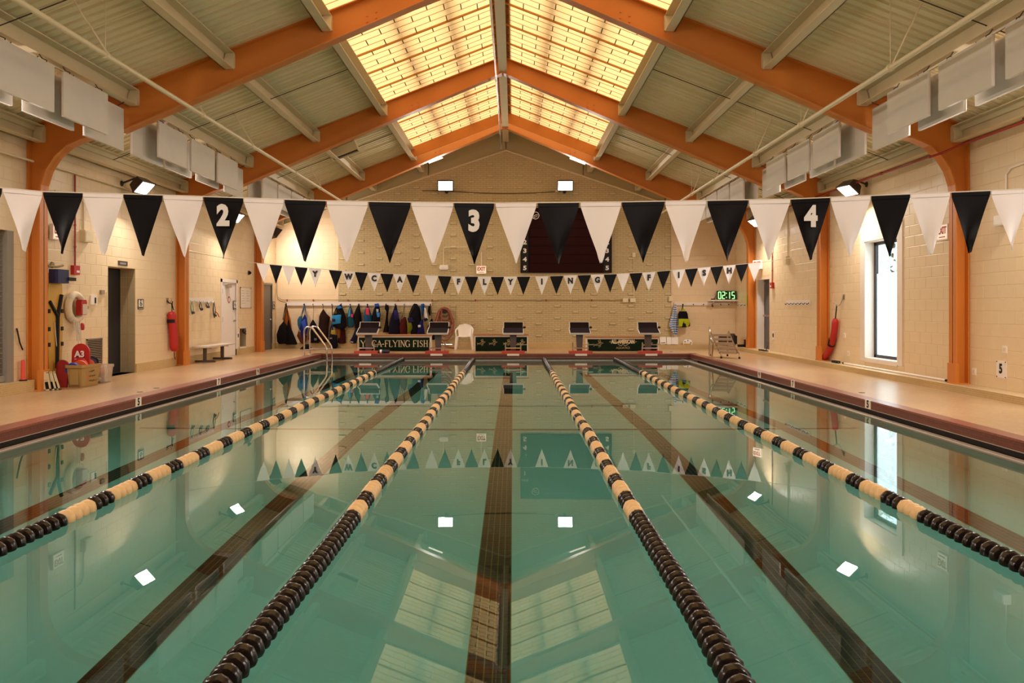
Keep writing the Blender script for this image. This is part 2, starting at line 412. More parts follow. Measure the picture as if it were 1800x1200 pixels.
# water
wm = bpy.data.materials.new('pool water'); wm.use_nodes = True; nt = wm.node_tree
for n in list(nt.nodes): nt.nodes.remove(n)
out = nt.nodes.new('ShaderNodeOutputMaterial'); rf = nt.nodes.new('ShaderNodeBsdfRefraction'); gl = nt.nodes.new('ShaderNodeBsdfGlossy')
rf.inputs['Roughness'].default_value = 0; rf.inputs['IOR'].default_value = 1.33; rf.inputs['Color'].default_value = (.46, .83, .85, 1)
gl.inputs['Roughness'].default_value = 0; gl.inputs['Color'].default_value = (1, 1, 1, 1)
fr = nt.nodes.new('ShaderNodeFresnel'); fr.inputs['IOR'].default_value = 1.33; mx = nt.nodes.new('ShaderNodeMixShader')
geo = nt.nodes.new('ShaderNodeNewGeometry'); nz = nt.nodes.new('ShaderNodeTexNoise'); nz.inputs['Scale'].default_value = 1.6; nz.inputs['Detail'].default_value = 1
bp = nt.nodes.new('ShaderNodeBump'); bp.inputs['Strength'].default_value = .02; bp.inputs['Distance'].default_value = .02
nt.links.new(geo.outputs['Position'], nz.inputs[0]); nt.links.new(nz.outputs['Fac'], bp.inputs['Height'])
for n in (rf, gl, fr): nt.links.new(bp.outputs[0], n.inputs['Normal'])
nt.links.new(fr.outputs[0], mx.inputs[0]); nt.links.new(rf.outputs[0], mx.inputs[1]); nt.links.new(gl.outputs[0], mx.inputs[2]); nt.links.new(mx.outputs[0], out.inputs[0])
m = MB(); m.add([(PL, PN, 0), (PR, PN, 0), (PR, PF, 0), (PL, PF, 0)], [(0, 1, 2, 3)])
tag(m.build('water_surface', wm, org=(0, 12, 0)), kind='structure')
# depth markers on the coping face
mk = mat('marker tile', 'e2d8c8', .4)
for px, X, s, M in ((243, PL-.24, '5', ONL), (384, PL-.24, '7', ONL), (453, PL-.24, '9', ONL), (1526, PR+.24, '5', ONR), (1394, PR+.24, '7', ONR), (1335, PR+.24, '9', ONR)):
    Y = YX(px, X); sg = 1 if X < 0 else -1
    m = MB().box(X-.01, X+.006*1, Y-.095, Y+.095, .048, D+.006) if sg > 0 else MB().box(X-.006, X+.01, Y-.095, Y+.095, .048, D+.006)
    o = m.build('depth_marker', mk, cop, False)
    text('numeral', s, .15, M, black, o, .006, ext=.001, origin=(X+sg*.0075, Y, .11))
# baseboards
hb = .18
def base(name, segs, mats):
    m = MB()
    for s in segs: m.box(*s)
    return tag(m.build(name, mats, smooth=False), kind='structure')
segs = []; cuts = [(h[0], h[1]) for h in holesL if h[2] < .3]
ys = sorted([13.45]+[v for c in cuts for v in c]+[WF]); prev = 13.45
for a, b in sorted(cuts): segs.append((WL, WL+.025, prev, a, D, D+hb)); prev = b
segs.append((WL, WL+.025, prev, WF, D, D+hb))
base('baseboard_left', segs, tanbasex)
base('baseboard_far', [(WL, 4.6, WF-.045, WF, D, D+hb), (4.6, WR, WF-.24, WF, D, D+.125)], tanbase)
KX = 7.24
m = MB(); m.box(KX, WR, WB, WF, D, .278, 0); m.box(KX-.002, WR, WB, WF, .278, .282, 1)
tag(m.build('baseboard_right', [tanbasex, tancap], smooth=False), kind='structure')
m = MB(); m.box(WL-.25, WL+.15, 8.6, 13.42, D, .352, 0); m.box(WL-.25, WL+.152, 8.6, 13.42, .352, .357, 1)
st = m.build('entry_step', [tanbasex, tancap], smooth=False); tag(st, kind='structure')
# ------------------------------------------------------------------ portal frames
inner = [(7.62, None), (7.62, 3.35), (7.60, 3.6), (7.52, 3.85), (7.38, 4.07), (7.18, 4.25), (6.93, 4.36), (6.6, 4.43), (6.29, 4.485)]
boltme = MB().lathe([(.018, -.02), (.018, 0), (0, 0)], (0, 0, 0), 'Y', 6).mesh('bolt', orange)
nm = ['nearest', 'second', 'third', 'fourth, farthest']
frlab = ['orange steel portal frame nearest the camera end, above the first roof bay', 'orange steel portal frame standing beside the yellow backboard', 'orange steel portal frame beside the left red rescue tube',
         'orange steel portal frame nearest the brick end wall']
for i, Y in enumerate(FR):
    t = thing('portal_frame', frlab[i], 'steel frame', (XC, Y, D), 'orange portal frames across the pool hall')
    for s in (-1, 1):
        zb = D if s < 0 else .282
        pin = [(7.62, zb)]+inner[1:]; so = 7.84
        m = MB(); W = lambda d: XC+s*d
        web = [(W(d), z) for d, z in pin]+[(W(6.29), zr(W(6.29))), (W(so), zr(W(so))), (W(so), zb)]
        m.prism(web if s > 0 else web[::-1], 'Y', Y-.008, Y+.008)
        for k in range(len(pin)-1):        # inner flange
            (d0, z0), (d1, z1) = pin[k], pin[k+1]
            L = math.hypot(d1-d0, z1-z0); ux, uz = (d1-d0)/L, (z1-z0)/L
            # normal pointing away from the opening
            nx, nz_ = uz, -ux
            if nx < 0 and k < 3: nx, nz_ = -nx, -nz_
            if nz_ < 0 and k >= 3: nx, nz_ = -nx, -nz_
            q = [(d0, z0), (d1, z1), (d1+nx*.02, z1+nz_*.02), (d0+nx*.02, z0+nz_*.02)]
            m.prism([(W(a), b) for a, b in q], 'Y', Y-.115, Y+.115)
        m.box(min(W(so), W(so-.02)), max(W(so), W(so-.02)), Y-.115, Y+.115, zb, zr(W(so)))
        m.build('column', orange, t, False)
        m = MB(); m.box(min(W(7.59), W(7.84)), max(W(7.59), W(7.84)), Y-.14, Y+.14, zb, zb+.02)
        m.box(min(W(7.6), W(7.66)), max(W(7.6), W(7.66)), Y-.125, Y+.125, zb, zb+.34)
        m.build('base_plate', orange, t)
        m = MB()
        web = [(W(6.29), 4.485), (W(6.29), zr(W(6.29))), (W(0), zr(XC)), (W(0), 7.19)]
        m.prism(web if s > 0 else web[::-1], 'Y', Y-.008, Y+.008)
        m.prism([(W(6.29), 4.485), (W(0), 7.19), (W(0), 7.212), (W(6.29), 4.507)], 'Y', Y-.115, Y+.115)
        m.prism([(W(7.84), zr(W(7.84))-.02), (W(0), zr(XC)-.02), (W(0), zr(XC)), (W(7.84), zr(W(7.84)))], 'Y', Y-.115, Y+.115)
        m.build('rafter', orange, t, False)
        for bx in (2.05, 2.2):
            for bz in (.1, .2): place('bolt', boltme, (W(bx), Y-.008, 7.19-.43*bx+bz), t)
    m = MB(); m.box(XC-.012, XC+.012, Y-.12, Y+.12, 7.17, 7.6); m.build('splice_plate', orange, t)
# ------------------------------------------------------------------ roof
ceil = thing('ceiling', None, None, (XC, 14, 7.6), kind='structure')
PUR = [2.95, 4.58, 6.18, 7.75]
bays = [(1.65, 7.6), (7.6, 13.55), (13.55, 19.5), (19.5, 25.4), (25.4, 27.6)]
def purlin(d, s, y0, y1, h=.28, w_=.16):
    x = XC+s*d; z = zr(x)
    m = MB(); e = .125
    y0 += e*.1; y1 -= e*.1
    m.box(x-.008, x+.008, y0, y1, z-h, z)
    a = w_
    m.box(x-(a if s > 0 else .008), x+(.008 if s > 0 else a), y0, y1, z-h, z-h+.015)
    m.box(x-(a if s > 0 else .008), x+(.008 if s > 0 else a), y0, y1, z-.016, z)
    m.box(x-(a if s > 0 else a-.012)-.0, x-(a-.012 if s > 0 else -a), y0, y1, z-h, z-h+.05) if False else None
    m.build('purlin', cream, ceil)
    m = MB(); xx = x-s*.10
    m.prism([(y1-.10, z-h-.005), (y1-.005, z-h+.02), (y1-.005, z-.03), (y1-.05, z-.02), (y1-.12, z-h*.55)], 'X', xx-.075, xx+.075)
    m.build('purlin_cleat', cream, ceil)
for y0, y1 in bays:
    for d in PUR:
        for s in (-1, 1): purlin(d, s, y0, y1)
    m = MB(); z = zr(XC); m.box(XC-.07, XC+.07, y0+.02, y1-.02, z-.36, z-.02); m.box(XC-.10, XC+.10, y0+.02, y1-.02, z-.38, z-.355); m.build('ridge_beam', cream, ceil)
    for s in (-1, 1):                                   # sag rods
        ym = y0+(y1-y0)*.42
        m = MB(); m.tube([(XC+s*3.0, ym, zr(XC+3.0)-.13), (XC+s*7.7, ym, zr(XC+7.7)-.13)], .008, 5); m.build('sag_rod', dgrey, ceil)
# ribbed deck sheets, ribs running down the slope
def sheetmesh(name, da, db, s):
    n = 4; pitch = .2; prof = [(0, 0), (.001, -.016), (.006, -.016)]
    for k in range(n):
        b = k*pitch
        prof += [(b+.012, 0), (b+.06, 0), (b+.075, .045), (b+.125, .045), (b+.14, 0), (b+.19, 0)]
    prof += [(.8, 0)]
    m = MB(); vs = []
    for d in (da, db):
        for (yy, zz) in prof: vs.append((s*d, yy, -.386*d+zz))
    k = len(prof); fs = [(i, i+1, k+i+1, k+i) for i in range(k-1)]
    m.add(vs, fs); return m.mesh(name, deckroof, False)
for s in (-1, 1):
    A = sheetmesh('deck_sheet', 2.86, 8.25, s); B = sheetmesh('deck_sheet', 0, 8.25, s)
    y = 1.6
    while y < 28:
        full = y > 25.1
        place('deck_sheet', B if full else A, (XC, y, zr(XC)+.004), ceil); y += .8
    m = MB(); m.add([(XC, WB-.4, zr(XC)+.01), (XC+s*8.3, WB-.4, zr(XC+8.3)+.01), (XC+s*8.3, 1.7, zr(XC+8.3)+.01), (XC, 1.7, zr(XC)+.01)], [(0, 1, 2, 3)])
    m.build('roof_end', deckroof, ceil, False)
    m = MB(); m.box(XC+s*7.7 if s > 0 else XC-8.3, XC+8.3 if s > 0 else XC-7.7, WB-.3, WF+.3, zr(XC+8.0)-.0, zr(XC+8.0)+.25)
    m.build('eave_closure', cream, ceil, False)
# skylight: translucent panels in bars
for s in (-1, 1):
    sk = thing('skylight', None, None, (XC+s*1.4, 13.5, 7.0), kind='structure')
    X0, X1 = XC+s*.08, XC+s*2.9
    for (y0, y1) in bays[:4]:
        ye = 24.95 if y1 > 25 else y1
        n = 5; st_ = (ye-y0)/n
        bt = MB()
        for k in range(n):
            a, b = y0+k*st_, y0+(k+1)*st_
            m = MB(); zz = .03
            m.add([(X0, a, zr(X0)+zz), (X1, a, zr(X1)+zz), (X1, b, zr(X1)+zz), (X0, b, zr(X0)+zz)], [(0, 1, 2, 3) if s < 0 else (0, 3, 2, 1)])
            m.build('skylight_panel', skymat, sk, False)
            m = MB(); m.prism([(X0, zr(X0)-.01), (X1, zr(X1)-.01), (X1, zr(X1)+.028), (X0, zr(X0)+.028)], 'Y', a-.018, a+.018); m.build('glazing_bar', amberbar, sk, False)
            for r in range(4):
                yy = a+st_*(r+.5)/4; hl = st_/8-.012
                if r: 
                    q = a+st_*r/4; bt.prism([(X0, zr(X0)+.018), (X1, zr(X1)+.018), (X1, zr(X1)+.026), (X0, zr(X0)+.026)], 'Y', q-.005, q+.005, 1)
                xk = .15+(.3 if r % 2 else 0)
                while xk < 2.8:
                    x = XC+s*xk; bt.obox((x, yy, zr(x)+.02), (.018, hl*1.75, .012)); xk += .6
        o = bt.build('grid_batten', [batten, amberbar], sk, False); o['kind'] = 'stuff'
        for d in (1.02, 1.98):
            x = XC+s*d; m = MB().box(x-.07, x+.07, y0+.05, ye-.05, zr(x)+.13, zr(x)+.22); m.build('roof_bar', amberbar, sk, False)
    m = MB(); m.prism([(X0, zr(X0)-.3), (X1, zr(X1)-.3), (X1, zr(X1)+.1), (X0, zr(X0)+.1)], 'Y', 24.93, 24.97); m.build('end_curb', orange, sk, False)
    xa = XC+s*2.9; m = MB().box(xa-.03, xa+.03, 1.65, 24.95, zr(xa)-.02, zr(xa)+.06); m.build('side_curb', cream, sk, False)
m = MB().prism([(XC-.2, zr(XC)-.03), (XC, zr(XC)+.06), (XC+.2, zr(XC)-.03), (XC, zr(XC)+.12)], 'Y', 1.6, 25); m.build('ridge_cap', cream, ceil, False)
# ------------------------------------------------------------------ flood lights
lens = emis('flood lens', 'fff4ec', 14)
def flood(label, loc, aim, wall, power, w_=.42, h_=.3):
    t = thing('flood_light', label, 'flood light', loc, 'flood lights under the roof')
    L = Vector(loc); d = (Vector(aim)-L).normalized(); q = d.to_track_quat('-Z', 'Y').to_matrix()
    m = MB(); hw, hh = w_/2, h_/2
    rings = []
    for (sx, sy, z) in ((.55, .5, .24), (.8, .8, .2), (1, 1, .06), (1.08, 1.1, .02), (1.08, 1.1, 0), (.97, .95, 0), (.95, .93, .012)):
        rings.append([L+q @ Vector((a*hw*sx, b*hh*sy, z)) for a, b in ((-1, -1), (1, -1), (1, 1), (-1, 1))])
    m.loft(rings); m.build('housing', mat('bronze housing', '3a2a26', .5), t, False)
    m = MB(); m.add([L+q @ Vector((a*hw*.94, b*hh*.92, -.004)) for a, b in ((-1, -1), (1, -1), (1, 1), (-1, 1))], [(0, 3, 2, 1), (0, 1, 2, 3)]); m.build('lens', lens, t, False)
    m = MB(); W = Vector(wall); m.tube([L+q @ Vector((0, 0, .2)), L+q @ Vector((0, 0, .3)), W], .02, 6)
    m.lathe([(.06, -.02), (.06, .02)], W, 'X' if abs(W.x) > 6 else 'Y', 10); m.build('bracket', dgrey, t)
    ld = bpy.data.lights.new('flood', 'AREA'); ld.shape = 'RECTANGLE'; ld.size = w_*.9; ld.size_y = h_*.9; ld.energy = power; ld.color = (1, .90, .82); ld.spread = math.radians(168)
    lo = bpy.data.objects.new('lamp', ld); C.objects.link(lo); lo.parent = t; lo.matrix_local = Matrix.Translation((d*.02)) @ q.to_4x4()
for Y, lb, aim in ((10.6, 'unseen added flood light on the left wall in the nearest bay', (-3.6, 10.6, .4)), (16.7, 'flood light on the left wall over the dark doorway', (-4.2, 16.2, .6)),  # first one is out of view, repeated from further bays to brighten the hall
              (22.3, 'flood light on the left wall over the white bench', (-4.2, 21.6, .6)), (26.1, 'flood light on the left wall in the far corner over the grey door', (-5.4, 27.6, 1.9))):
    flood(lb, (-7.62, Y, 4.02 if Y < 24 else 3.92), aim, (WL, Y, 4.12), FLOOD*(.55 if Y > 24 else 1))
for Y, lb, aim in ((11.0, 'unseen added flood light on the right wall in the nearest bay', (3.2, 11, .4)), (17.35, 'flood light on the right wall over the bright window', (4.4, 16.6, .3)),  # first one again out of view, added for more light in the hall
              (24.0, 'flood light on the right wall over the dark exit door', (4.6, 23.4, .4))):
    flood(lb, (7.18, Y, 4.06), aim, (WR, Y, 4.2), FLOOD)
flood('flood light high on the gable, left of the ridge', (-2.27, 27.1, 5.64), (-2.0, 18, .5), (-2.27, WF-.02, 5.5), FLOOD*.8, .5, .34)
flood('flood light high on the gable, right of the ridge', (1.75, 27.1, 5.64), (1.5, 18, .5), (1.75, WF-.02, 5.5), FLOOD*.8, .5, .34)
for Y in (4.5,):  # unseen pair repeating the visible bays, added to brighten the near end
    flood('unseen added flood light on the left wall beside the near end of the pool', (-7.62, Y, 4.02), (-3.0, Y+1.5, .4), (WL, Y, 4.12), FLOOD)
    flood('unseen added flood light on the right wall beside the near end of the pool', (7.18, Y, 4.06), (2.6, Y+1.5, .4), (WR, Y, 4.2), FLOOD)
flood('unseen added flood light high on the near end wall, left of the ridge', (-2.27, WB+.5, 5.64), (-2.0, 8, .5), (-2.27, WB, 5.5), FLOOD*1.1, .5, .34)  # pair out of view behind the camera, added to light the pennants
flood('unseen added flood light high on the near end wall, right of the ridge', (1.75, WB+.5, 5.64), (1.5, 8, .5), (1.75, WB, 5.5), FLOOD*1.1, .5, .34)
for x0, x1, lb in ((-2.75, -2.3, 'slim tube light under the roof left of the ridge'), (1.85, 2.35, 'slim tube light under the roof right of the ridge')):
    Y = 26.35; t = thing('tube_light', lb, 'tube light', ((x0+x1)/2, Y, 6.4), 'tube lights behind the last frame')
    zf = lambda x: ZY(281, Y)-.386*(abs(x-XC)-2.3)
    m = MB(); m.prism([(x0, zf(x0)), (x1, zf(x1)), (x1, zf(x1)+.04), (x0, zf(x0)+.04)], 'Y', Y-.05, Y+.05); m.build('housing', grey, t)
    m = MB(); m.tube([(x0, Y, zf(x0)-.02), (x1, Y, zf(x1)-.02)], .022, 8); m.build('tube', emis('tube glow', 'fff0e0', 3), t)
    [MB().tube([(x, Y, zf(x)+.05), (x, Y, zr(x)+.0)], .006, 5).build('hanger', dgrey, t) for x in (x0+.06, x1-.06)]
# ------------------------------------------------------------------ pipes under the roof
def pipe(name, label, cat, pts, r, mt, group=None, clamps=(), hang=None):
    t = thing(name, label, cat, pts[0], group)
    MB().tube(pts, r, 10).build('pipe', mt, t)
    for c in clamps:
        m = MB(); m.lathe([(r*1.5, -.03), (r*1.5, .03)], c, 'Y', 10)
        if hang:
            x, y, z = c; zt = zr(x)-.0
            m.tube([(x, y, z+r), (x, y, zt)], .006, 5)
            m.tube([(x+.02, y, z+r), (x-(.28 if x < 0 else -.28), y-.25, zr(x-(.28 if x < 0 else -.28))-.02)], .012, 5)
        m.build('hanger', mt, t)
    return t
pipe('sprinkler_pipe', 'long cream sprinkler pipe under the rafters left of the ridge', 'pipe', [(-5.35, 1, 4.87), (-5.35, 26.9, 4.87)], .035, cream, 'sprinkler pipes', [(-5.35, y, 4.87) for y in (4.6, 7.8, 10.6, 13.9, 16.5, 19.8, 22.4)], True)
pipe('sprinkler_pipe', 'long cream sprinkler pipe under the rafters right of the ridge', 'pipe', [(4.95, 1, 4.7), (4.95, 26.9, 4.7)], .035, cream, 'sprinkler pipes', [(4.95, y, 4.7) for y in (4.6, 7.8, 10.6, 13.9, 16.5, 19.8, 22.4)], True)
pipe('ridge_pipe', 'thin metal pipe hanging along the ridge beam', 'pipe', [(-.4, 1, 6.95), (-.4, 26.6, 6.95), (-.4, 26.6, 6.75)], .022, alu, None, [(-.4, y, 6.95) for y in (10, 19.2, 25)])
pipe('alarm_conduit', 'red conduit running along the eave of the right wall', 'pipe', [(7.28, 8, 4.2), (7.28, 13.25, 4.2), (7.12, 13.4, 4.12), (6.9, 13.42, 4.05)], .02, redpaint, 'red conduits')
pipe('alarm_conduit', 'red conduit along the eave over the bright window', 'pipe', [(7.3, 13.75, 4.2), (7.3, 19.4, 4.22), (7.3, 25.2, 4.24)], .02, redpaint, 'red conduits', [(7.3, 17.8, 4.21), (7.3, 16, 4.21)])
pipe('eave_conduit', 'cream conduit along the top of the left wall in the nearest bay', 'pipe', [(-7.96, 8, 3.98), (-7.96, 13.4, 3.98)], .018, cream, 'eave conduits', [(-7.96, 12.9, 3.98)])
pipe('eave_conduit', 'cream conduit along the top of the left wall behind the flood light', 'pipe', [(-8.02, 13.7, 4.02), (-8.02, 19.3, 4.02)], .018, cream, 'eave conduits')
# eave unit
# ------------------------------------------------------------------ acoustic baffles
bafme = {}
def baffle_board(x, y0, y1, z0, z1, label, turned=False):
    t = thing('acoustic_baffle', label, 'acoustic panel', (x, (y0+y1)/2, z0), 'white acoustic baffles under the side purlins')
    L, H = y1-y0, z1-z0
    m = MB(); n = 6
    wv = lambda u, v_: .012*math.sin(3.1*u*PI+y0*3+v_*2)*v_
    b = .012
    def ring(yy, inset):
        return [(x-.022+inset, yy, z0+inset), (x+.022-inset, yy, z0+inset), (x+.022-inset, yy, z1-inset), (x-.022+inset, yy, z1-inset)]
    m.loft([ring(y0, b)]+[ring(y0+b+(L-2*b)*k/n, 0) for k in range(n+1)]+[ring(y1, b)])
    m.build('panel', baffle, t)
    for f in (.14, .86):
        yy = y0+L*f; m = MB(); sg = 1 if x > XC else -1; xt = XC+sg*6.08; m.tube([(x, yy, z1-.03), (x+.01, yy, z1+.03), ((x+xt)/2, yy+.012, z1+.06), (xt, yy, zr(xt)-.275)], .007, 5); m.build('hook', dgrey, t)
ordn = ['first', 'second', 'third', 'fourth', 'fifth', 'sixth']
for s, side in ((-1, 'left'), (1, 'right')):
    xf, xb = XC+s*5.96, XC+s*6.22
    for bi, (ys, bn) in enumerate((((8.3, 9.69, 11.13), 'nearest roof bay'), ((14.12, 15.55, 16.95), 'middle roof bay'), ((19.98, 21.3, 22.6, 23.9), 'third roof bay'))):
        if s > 0 and bi == 0: ys = (8.13, 9.6, 11.08)
        for k, y in enumerate(ys):
            baffle_board(xf, y, y+1.22, 4.19, 4.81, f'white acoustic baffle, {ordn[k]} in the {side} inner row of the {bn}')
        yb = {0: (9.2, 10.66, 12.17), 1: (13.68, 15.0, 16.5, 18.08), 2: (19.7, 21.0, 22.3, 23.6)}[bi]
        for k, y in enumerate(yb):
            baffle_board(xb, y, y+1.22, 4.15, 4.84, f'white acoustic baffle, {ordn[k]} in the {side} outer row of the {bn}')
# heater unit under the roof
t = thing('ceiling_heater', 'cream heater box with a dark grille hung below the left roof slope', 'heater', P(607, 268, 21.6), None)
c = Vector(P(605, 266, 21.6)); R = Matrix.Rotation(-math.atan(.386), 3, 'Y')
m = MB()
for sz, of in (((.74, .34, .02), (0, 0, .1)), ((.74, .02, .22), (0, .17, 0)), ((.74, .02, .22), (0, -.17, 0)), ((.02, .34, .3), (.37, 0, .03)), ((.02, .34, .22), (-.37, 0, 0))): m.obox(c+R @ Vector(of), sz, R)
m.build('casing', cream, t)
m = MB().obox(c+R @ Vector((0, 0, -.06)), (.70, .31, .02), R); [m.obox(c+R @ Vector((-.33+.066*k, 0, -.075)), (.008, .31, .015), R, 1) for k in range(11)]; m.build('grille', [black, dgrey], t)
m = MB(); [m.tube([c+R @ Vector((a, 0, .1)), (c.x+a, c.y, zr(c.x+a))], .014, 6) for a in (-.3, .3)]; m.tube(smoothpts([c+R @ Vector((.38, 0, .05)), c+Vector((.5, 0, -.06)), c+Vector((.46, .1, .2))]), .006, 5); m.build('hanger', cream, t)
# ------------------------------------------------------------------ backstroke flags
flagw = bpy.data.materials.new('white pennant'); flagw.use_nodes = True; nt = flagw.node_tree
b_ = nt.nodes['Principled BSDF']; b_.inputs['Base Color'].default_value = lin('f2e8e4'); b_.inputs['Roughness'].default_value = .6
flagb = mat('black pennant', '0a080b', .45, var=.1, spec=.15)
paintw = mat('white print', 'e6ded8', .6); paintb = mat('black print', '171312', .6)
def pennant(parent, xa, xb, za, zb, Y, h, dark, ragged, seed):
    rnd = random.Random(seed); ph = rnd.random()*6; amp = .010+.010*rnd.random(); lean = rnd.uniform(-.006, .006); curl = rnd.uniform(.3, .8)*(1 if not dark else .4)
    wd = xb-xa; hem = .032*h/.45
    def fn(u, v_):
        vv = v_
        z = -vv*h
        if -z <= hem: half = wd/2
        else:
            f = (-z-hem)/(h-hem); half = wd/2*(1-f)
            if ragged: half = wd/2*(1-f*f*.1-f*.9)+.008*(f > .8)*min(1, (f-.8)*8)
        half = max(half, .003)
        x = (xa+xb)/2+(u-.5)*2*half+lean*vv
        zt = za+(zb-za)*u
        y = Y+amp*math.sin(ph+u*4+vv*3)*vv+(.02*curl*vv*vv*math.sin(ph*2))
        if ragged and vv > .98: z += .008*math.sin(u*13+ph)
        return (x, y, zt+z)
    m = MB().sheet(fn, 6, 12, (0, .0012, 0))
    o = m.build('pennant', flagb if dark else flagw, parent)
    m = MB().sheet(lambda u, v_: (xa+wd*u, Y-.0035, za+(zb-za)*u-hem*v_+.002), 4, 1, (0, .002, 0)); m.build('hem', flagb if dark else flagw, o)
    return o, (xa+xb)/2, (za+zb)/2
YN = 5.84
topn = [(-60, 325), (0, 330), (75, 337), (287, 343), (428, 348), (575, 353), (720, 355.5), (880, 357), (1090, 355), (1243, 352.5), (1390, 350), (1530, 344), (1672, 338), (1790, 333), (1870, 328)]
def interp(tab, x):
    for (a, ya), (b, yb) in zip(tab, tab[1:]):
        if x <= b: return ya+(yb-ya)*(x-a)/(b-a)
    return tab[-1][1]
fl = thing('flag_line', 'near string of large black and white pennants across the pool', 'flag line', (XC, YN, 2.3), 'backstroke flag lines')
xs = [(-66, 4, 1), (5, 75, 0), (76, 146, 1), (146, 217, 0), (217, 286, 1), (287, 357, 0), (358, 428, 1), (428, 499, 0), (500, 573, 1), (574, 647, 0), (648, 722, 1), (723, 797, 0), (798, 869, 1), (871, 943, 0), (945, 1018, 1), (1020, 1092, 0),
      (1093, 1168, 1), (1169, 1241, 0), (1243, 1315, 1), (1316, 1389, 0), (1390, 1459, 1), (1460, 1530, 0), (1531, 1600, 1), (1601, 1670, 0), (1672, 1741, 1), (1742, 1812, 0), (1813, 1880, 1)]
num = {358: '2', 798: '3', 1390: '4'}; backl = {5: 'S', 146: 'I', 287: 'F', 574: 'G', 723: 'N', 871: 'I', 1020: 'Y', 1169: 'L', 1316: 'F', 1601: 'A', 1742: 'C'}
for i, (a, b, dk) in enumerate(xs):
    za, zb = ZY(interp(topn, a), YN), ZY(interp(topn, b), YN)
    o, xc, zc = pennant(fl, XY(a+.5, YN), XY(b-.5, YN), za, zb, YN, .442 if dk else .436, dk, (not dk) and i % 3 != 1, i)
    o['label'] = 'black pennant' if dk else 'white pennant'
    if a in num: text('numeral', num[a], .20, FRONT, paintw, o, .011, sx=.86, ext=.001, origin=(xc, YN-.012, zc-.138))
    if a in backl: text('letter', backl[a], .19, BACK, paintb, o, .006, ext=.0006, origin=(xc, YN+.014, zc-.15))
pts = [(WL, YN, ZY(interp(topn, -60), YN)+.52)]+[(XY(x, YN), YN, ZY(y, YN)) for x, y in topn]+[(WR, YN, ZY(interp(topn, 1860), YN)+.55)]
MB().tube(pts, .005, 6).build('rope', rope, fl)
YFG = 19.56
fl = thing('flag_line', 'far string of small pennants lettered across the pool', 'flag line', (XC, YFG, 2.3), 'backstroke flag lines')
A = lambda v: 440+v/3.913
B = lambda v: 860+v/3.75
ff = [(A(45), A(133), 0, ''), (A(134), A(218), 1, ''), (A(220), A(305), 0, ''), (A(307), A(393), 1, ''), (A(402), A(490), 0, 'Y'), (A(543), A(630), 1, ''), (A(632), A(720), 0, 'W'), (A(721), A(806), 1, ''), (A(808), A(895), 0, 'C'),
      (A(896), A(983), 1, ''), (A(985), A(1072), 0, 'A'), (A(1075), A(1163), 1, ''), (A(1203), A(1290), 0, ''), (A(1293), A(1381), 1, ''), (A(1388), A(1475), 0, 'F'), (A(1477), A(1565), 1, ''), (A(1567), A(1655), 0, 'L'), (A(1656), A(1743), 1, ''),
      (B(98), B(182), 0, 'Y'), (B(184), B(268), 1, ''), (B(305), B(388), 0, 'I'), (B(402), B(487), 1, ''), (B(492), B(578), 0, 'N'), (B(585), B(669), 1, ''), (B(671), B(755), 0, 'G'), (B(757), B(839), 1, ''), (B(842), B(924), 0, ''),
      (B(926), B(1008), 1, ''), (B(1010), B(1094), 0, 'F'), (B(1107), B(1191), 1, ''), (B(1208), B(1290), 0, 'I'), (B(1291), B(1373), 1, ''), (B(1375), B(1458), 0, 'S'), (B(1459), B(1540), 1, ''), (B(1542), B(1623), 0, 'H'), (B(1624), B(1705), 1, ''), (B(1707), B(1790), 0, '')]
topf = [(440, 461)]+[(A(x), 440+y/3.913) for x, y in ((45, 87), (140, 97), (300, 111), (450, 125), (545, 134), (700, 146), (850, 156), (1075, 165), (1200, 172), (1400, 178), (1700, 181))]+[(B(x), 440+y/3.75) for x, y in ((100, 173), (350, 171), (440, 168), (620, 162), (800, 157), (900, 152), (1050, 145), (1150, 135), (1290, 124), (1450, 110), (1600, 97), (1700, 88), (1790, 78), (1850, 72))]
for i, (a, b, dk, ch) in enumerate(ff):
    za, zb = ZY(interp(topf, a), YFG), ZY(interp(topf, b), YFG)
    o, xc, zc = pennant(fl, XY(a, YFG), XY(b, YFG), za, zb, YFG, .445, dk, False, i+50)
    o['label'] = 'black pennant' if dk else ('white pennant lettered '+ch if ch else 'plain white pennant')
    if ch: text('letter', ch, .185, FRONT, paintb, o, .011, ext=.001, sx=.9, origin=(xc, YFG-.016, zc-.135))
pts = [(WL, YFG+.2, ZY(461, YFG)+.3)]+[(XY(x, YFG), YFG, ZY(y, YFG)) for x, y in topf]+[(WR, YFG+.2, ZY(458, YFG)+.22)]
MB().tube(pts, .006, 6).build('rope', rope, fl)
# ------------------------------------------------------------------ lane ropes
prof = [(.026, -.049), (.03, -.034), (.058, -.026), (.067, -.012), (.0675, .004), (.062, .020), (.034, .032), (.026, .049)]
prof_tan = [(.02, -.049), (.042, -.045), (.060, -.030), (.066, -.010), (.066, .010), (.061, .030), (.042, .045), (.02, .049)]
def discmesh(name, mt, prof=prof):
    m = MB(); rings = []; seg = 14
    for r, h in prof: rings.append([((r*(1+.05*(k % 2)))*math.cos(2*PI*k/seg), h, (r*(1+.05*(k % 2)))*math.sin(2*PI*k/seg)) for k in range(seg)])
    m.loft(rings); return m.mesh(name, mt)
bd, td = discmesh('float_disc', mat('black float', '170d0a', .25, var=.2, scale=30, bump=.2)), discmesh('float_disc', tanpl, prof_tan)
rl = ['lane rope of black and yellowed floats nearest the left pool wall', 'lane rope of black and yellowed floats just left of the middle black line', 'lane rope of black and yellowed floats just right of the middle black line', 'lane rope of black and yellowed floats nearest the right pool wall']
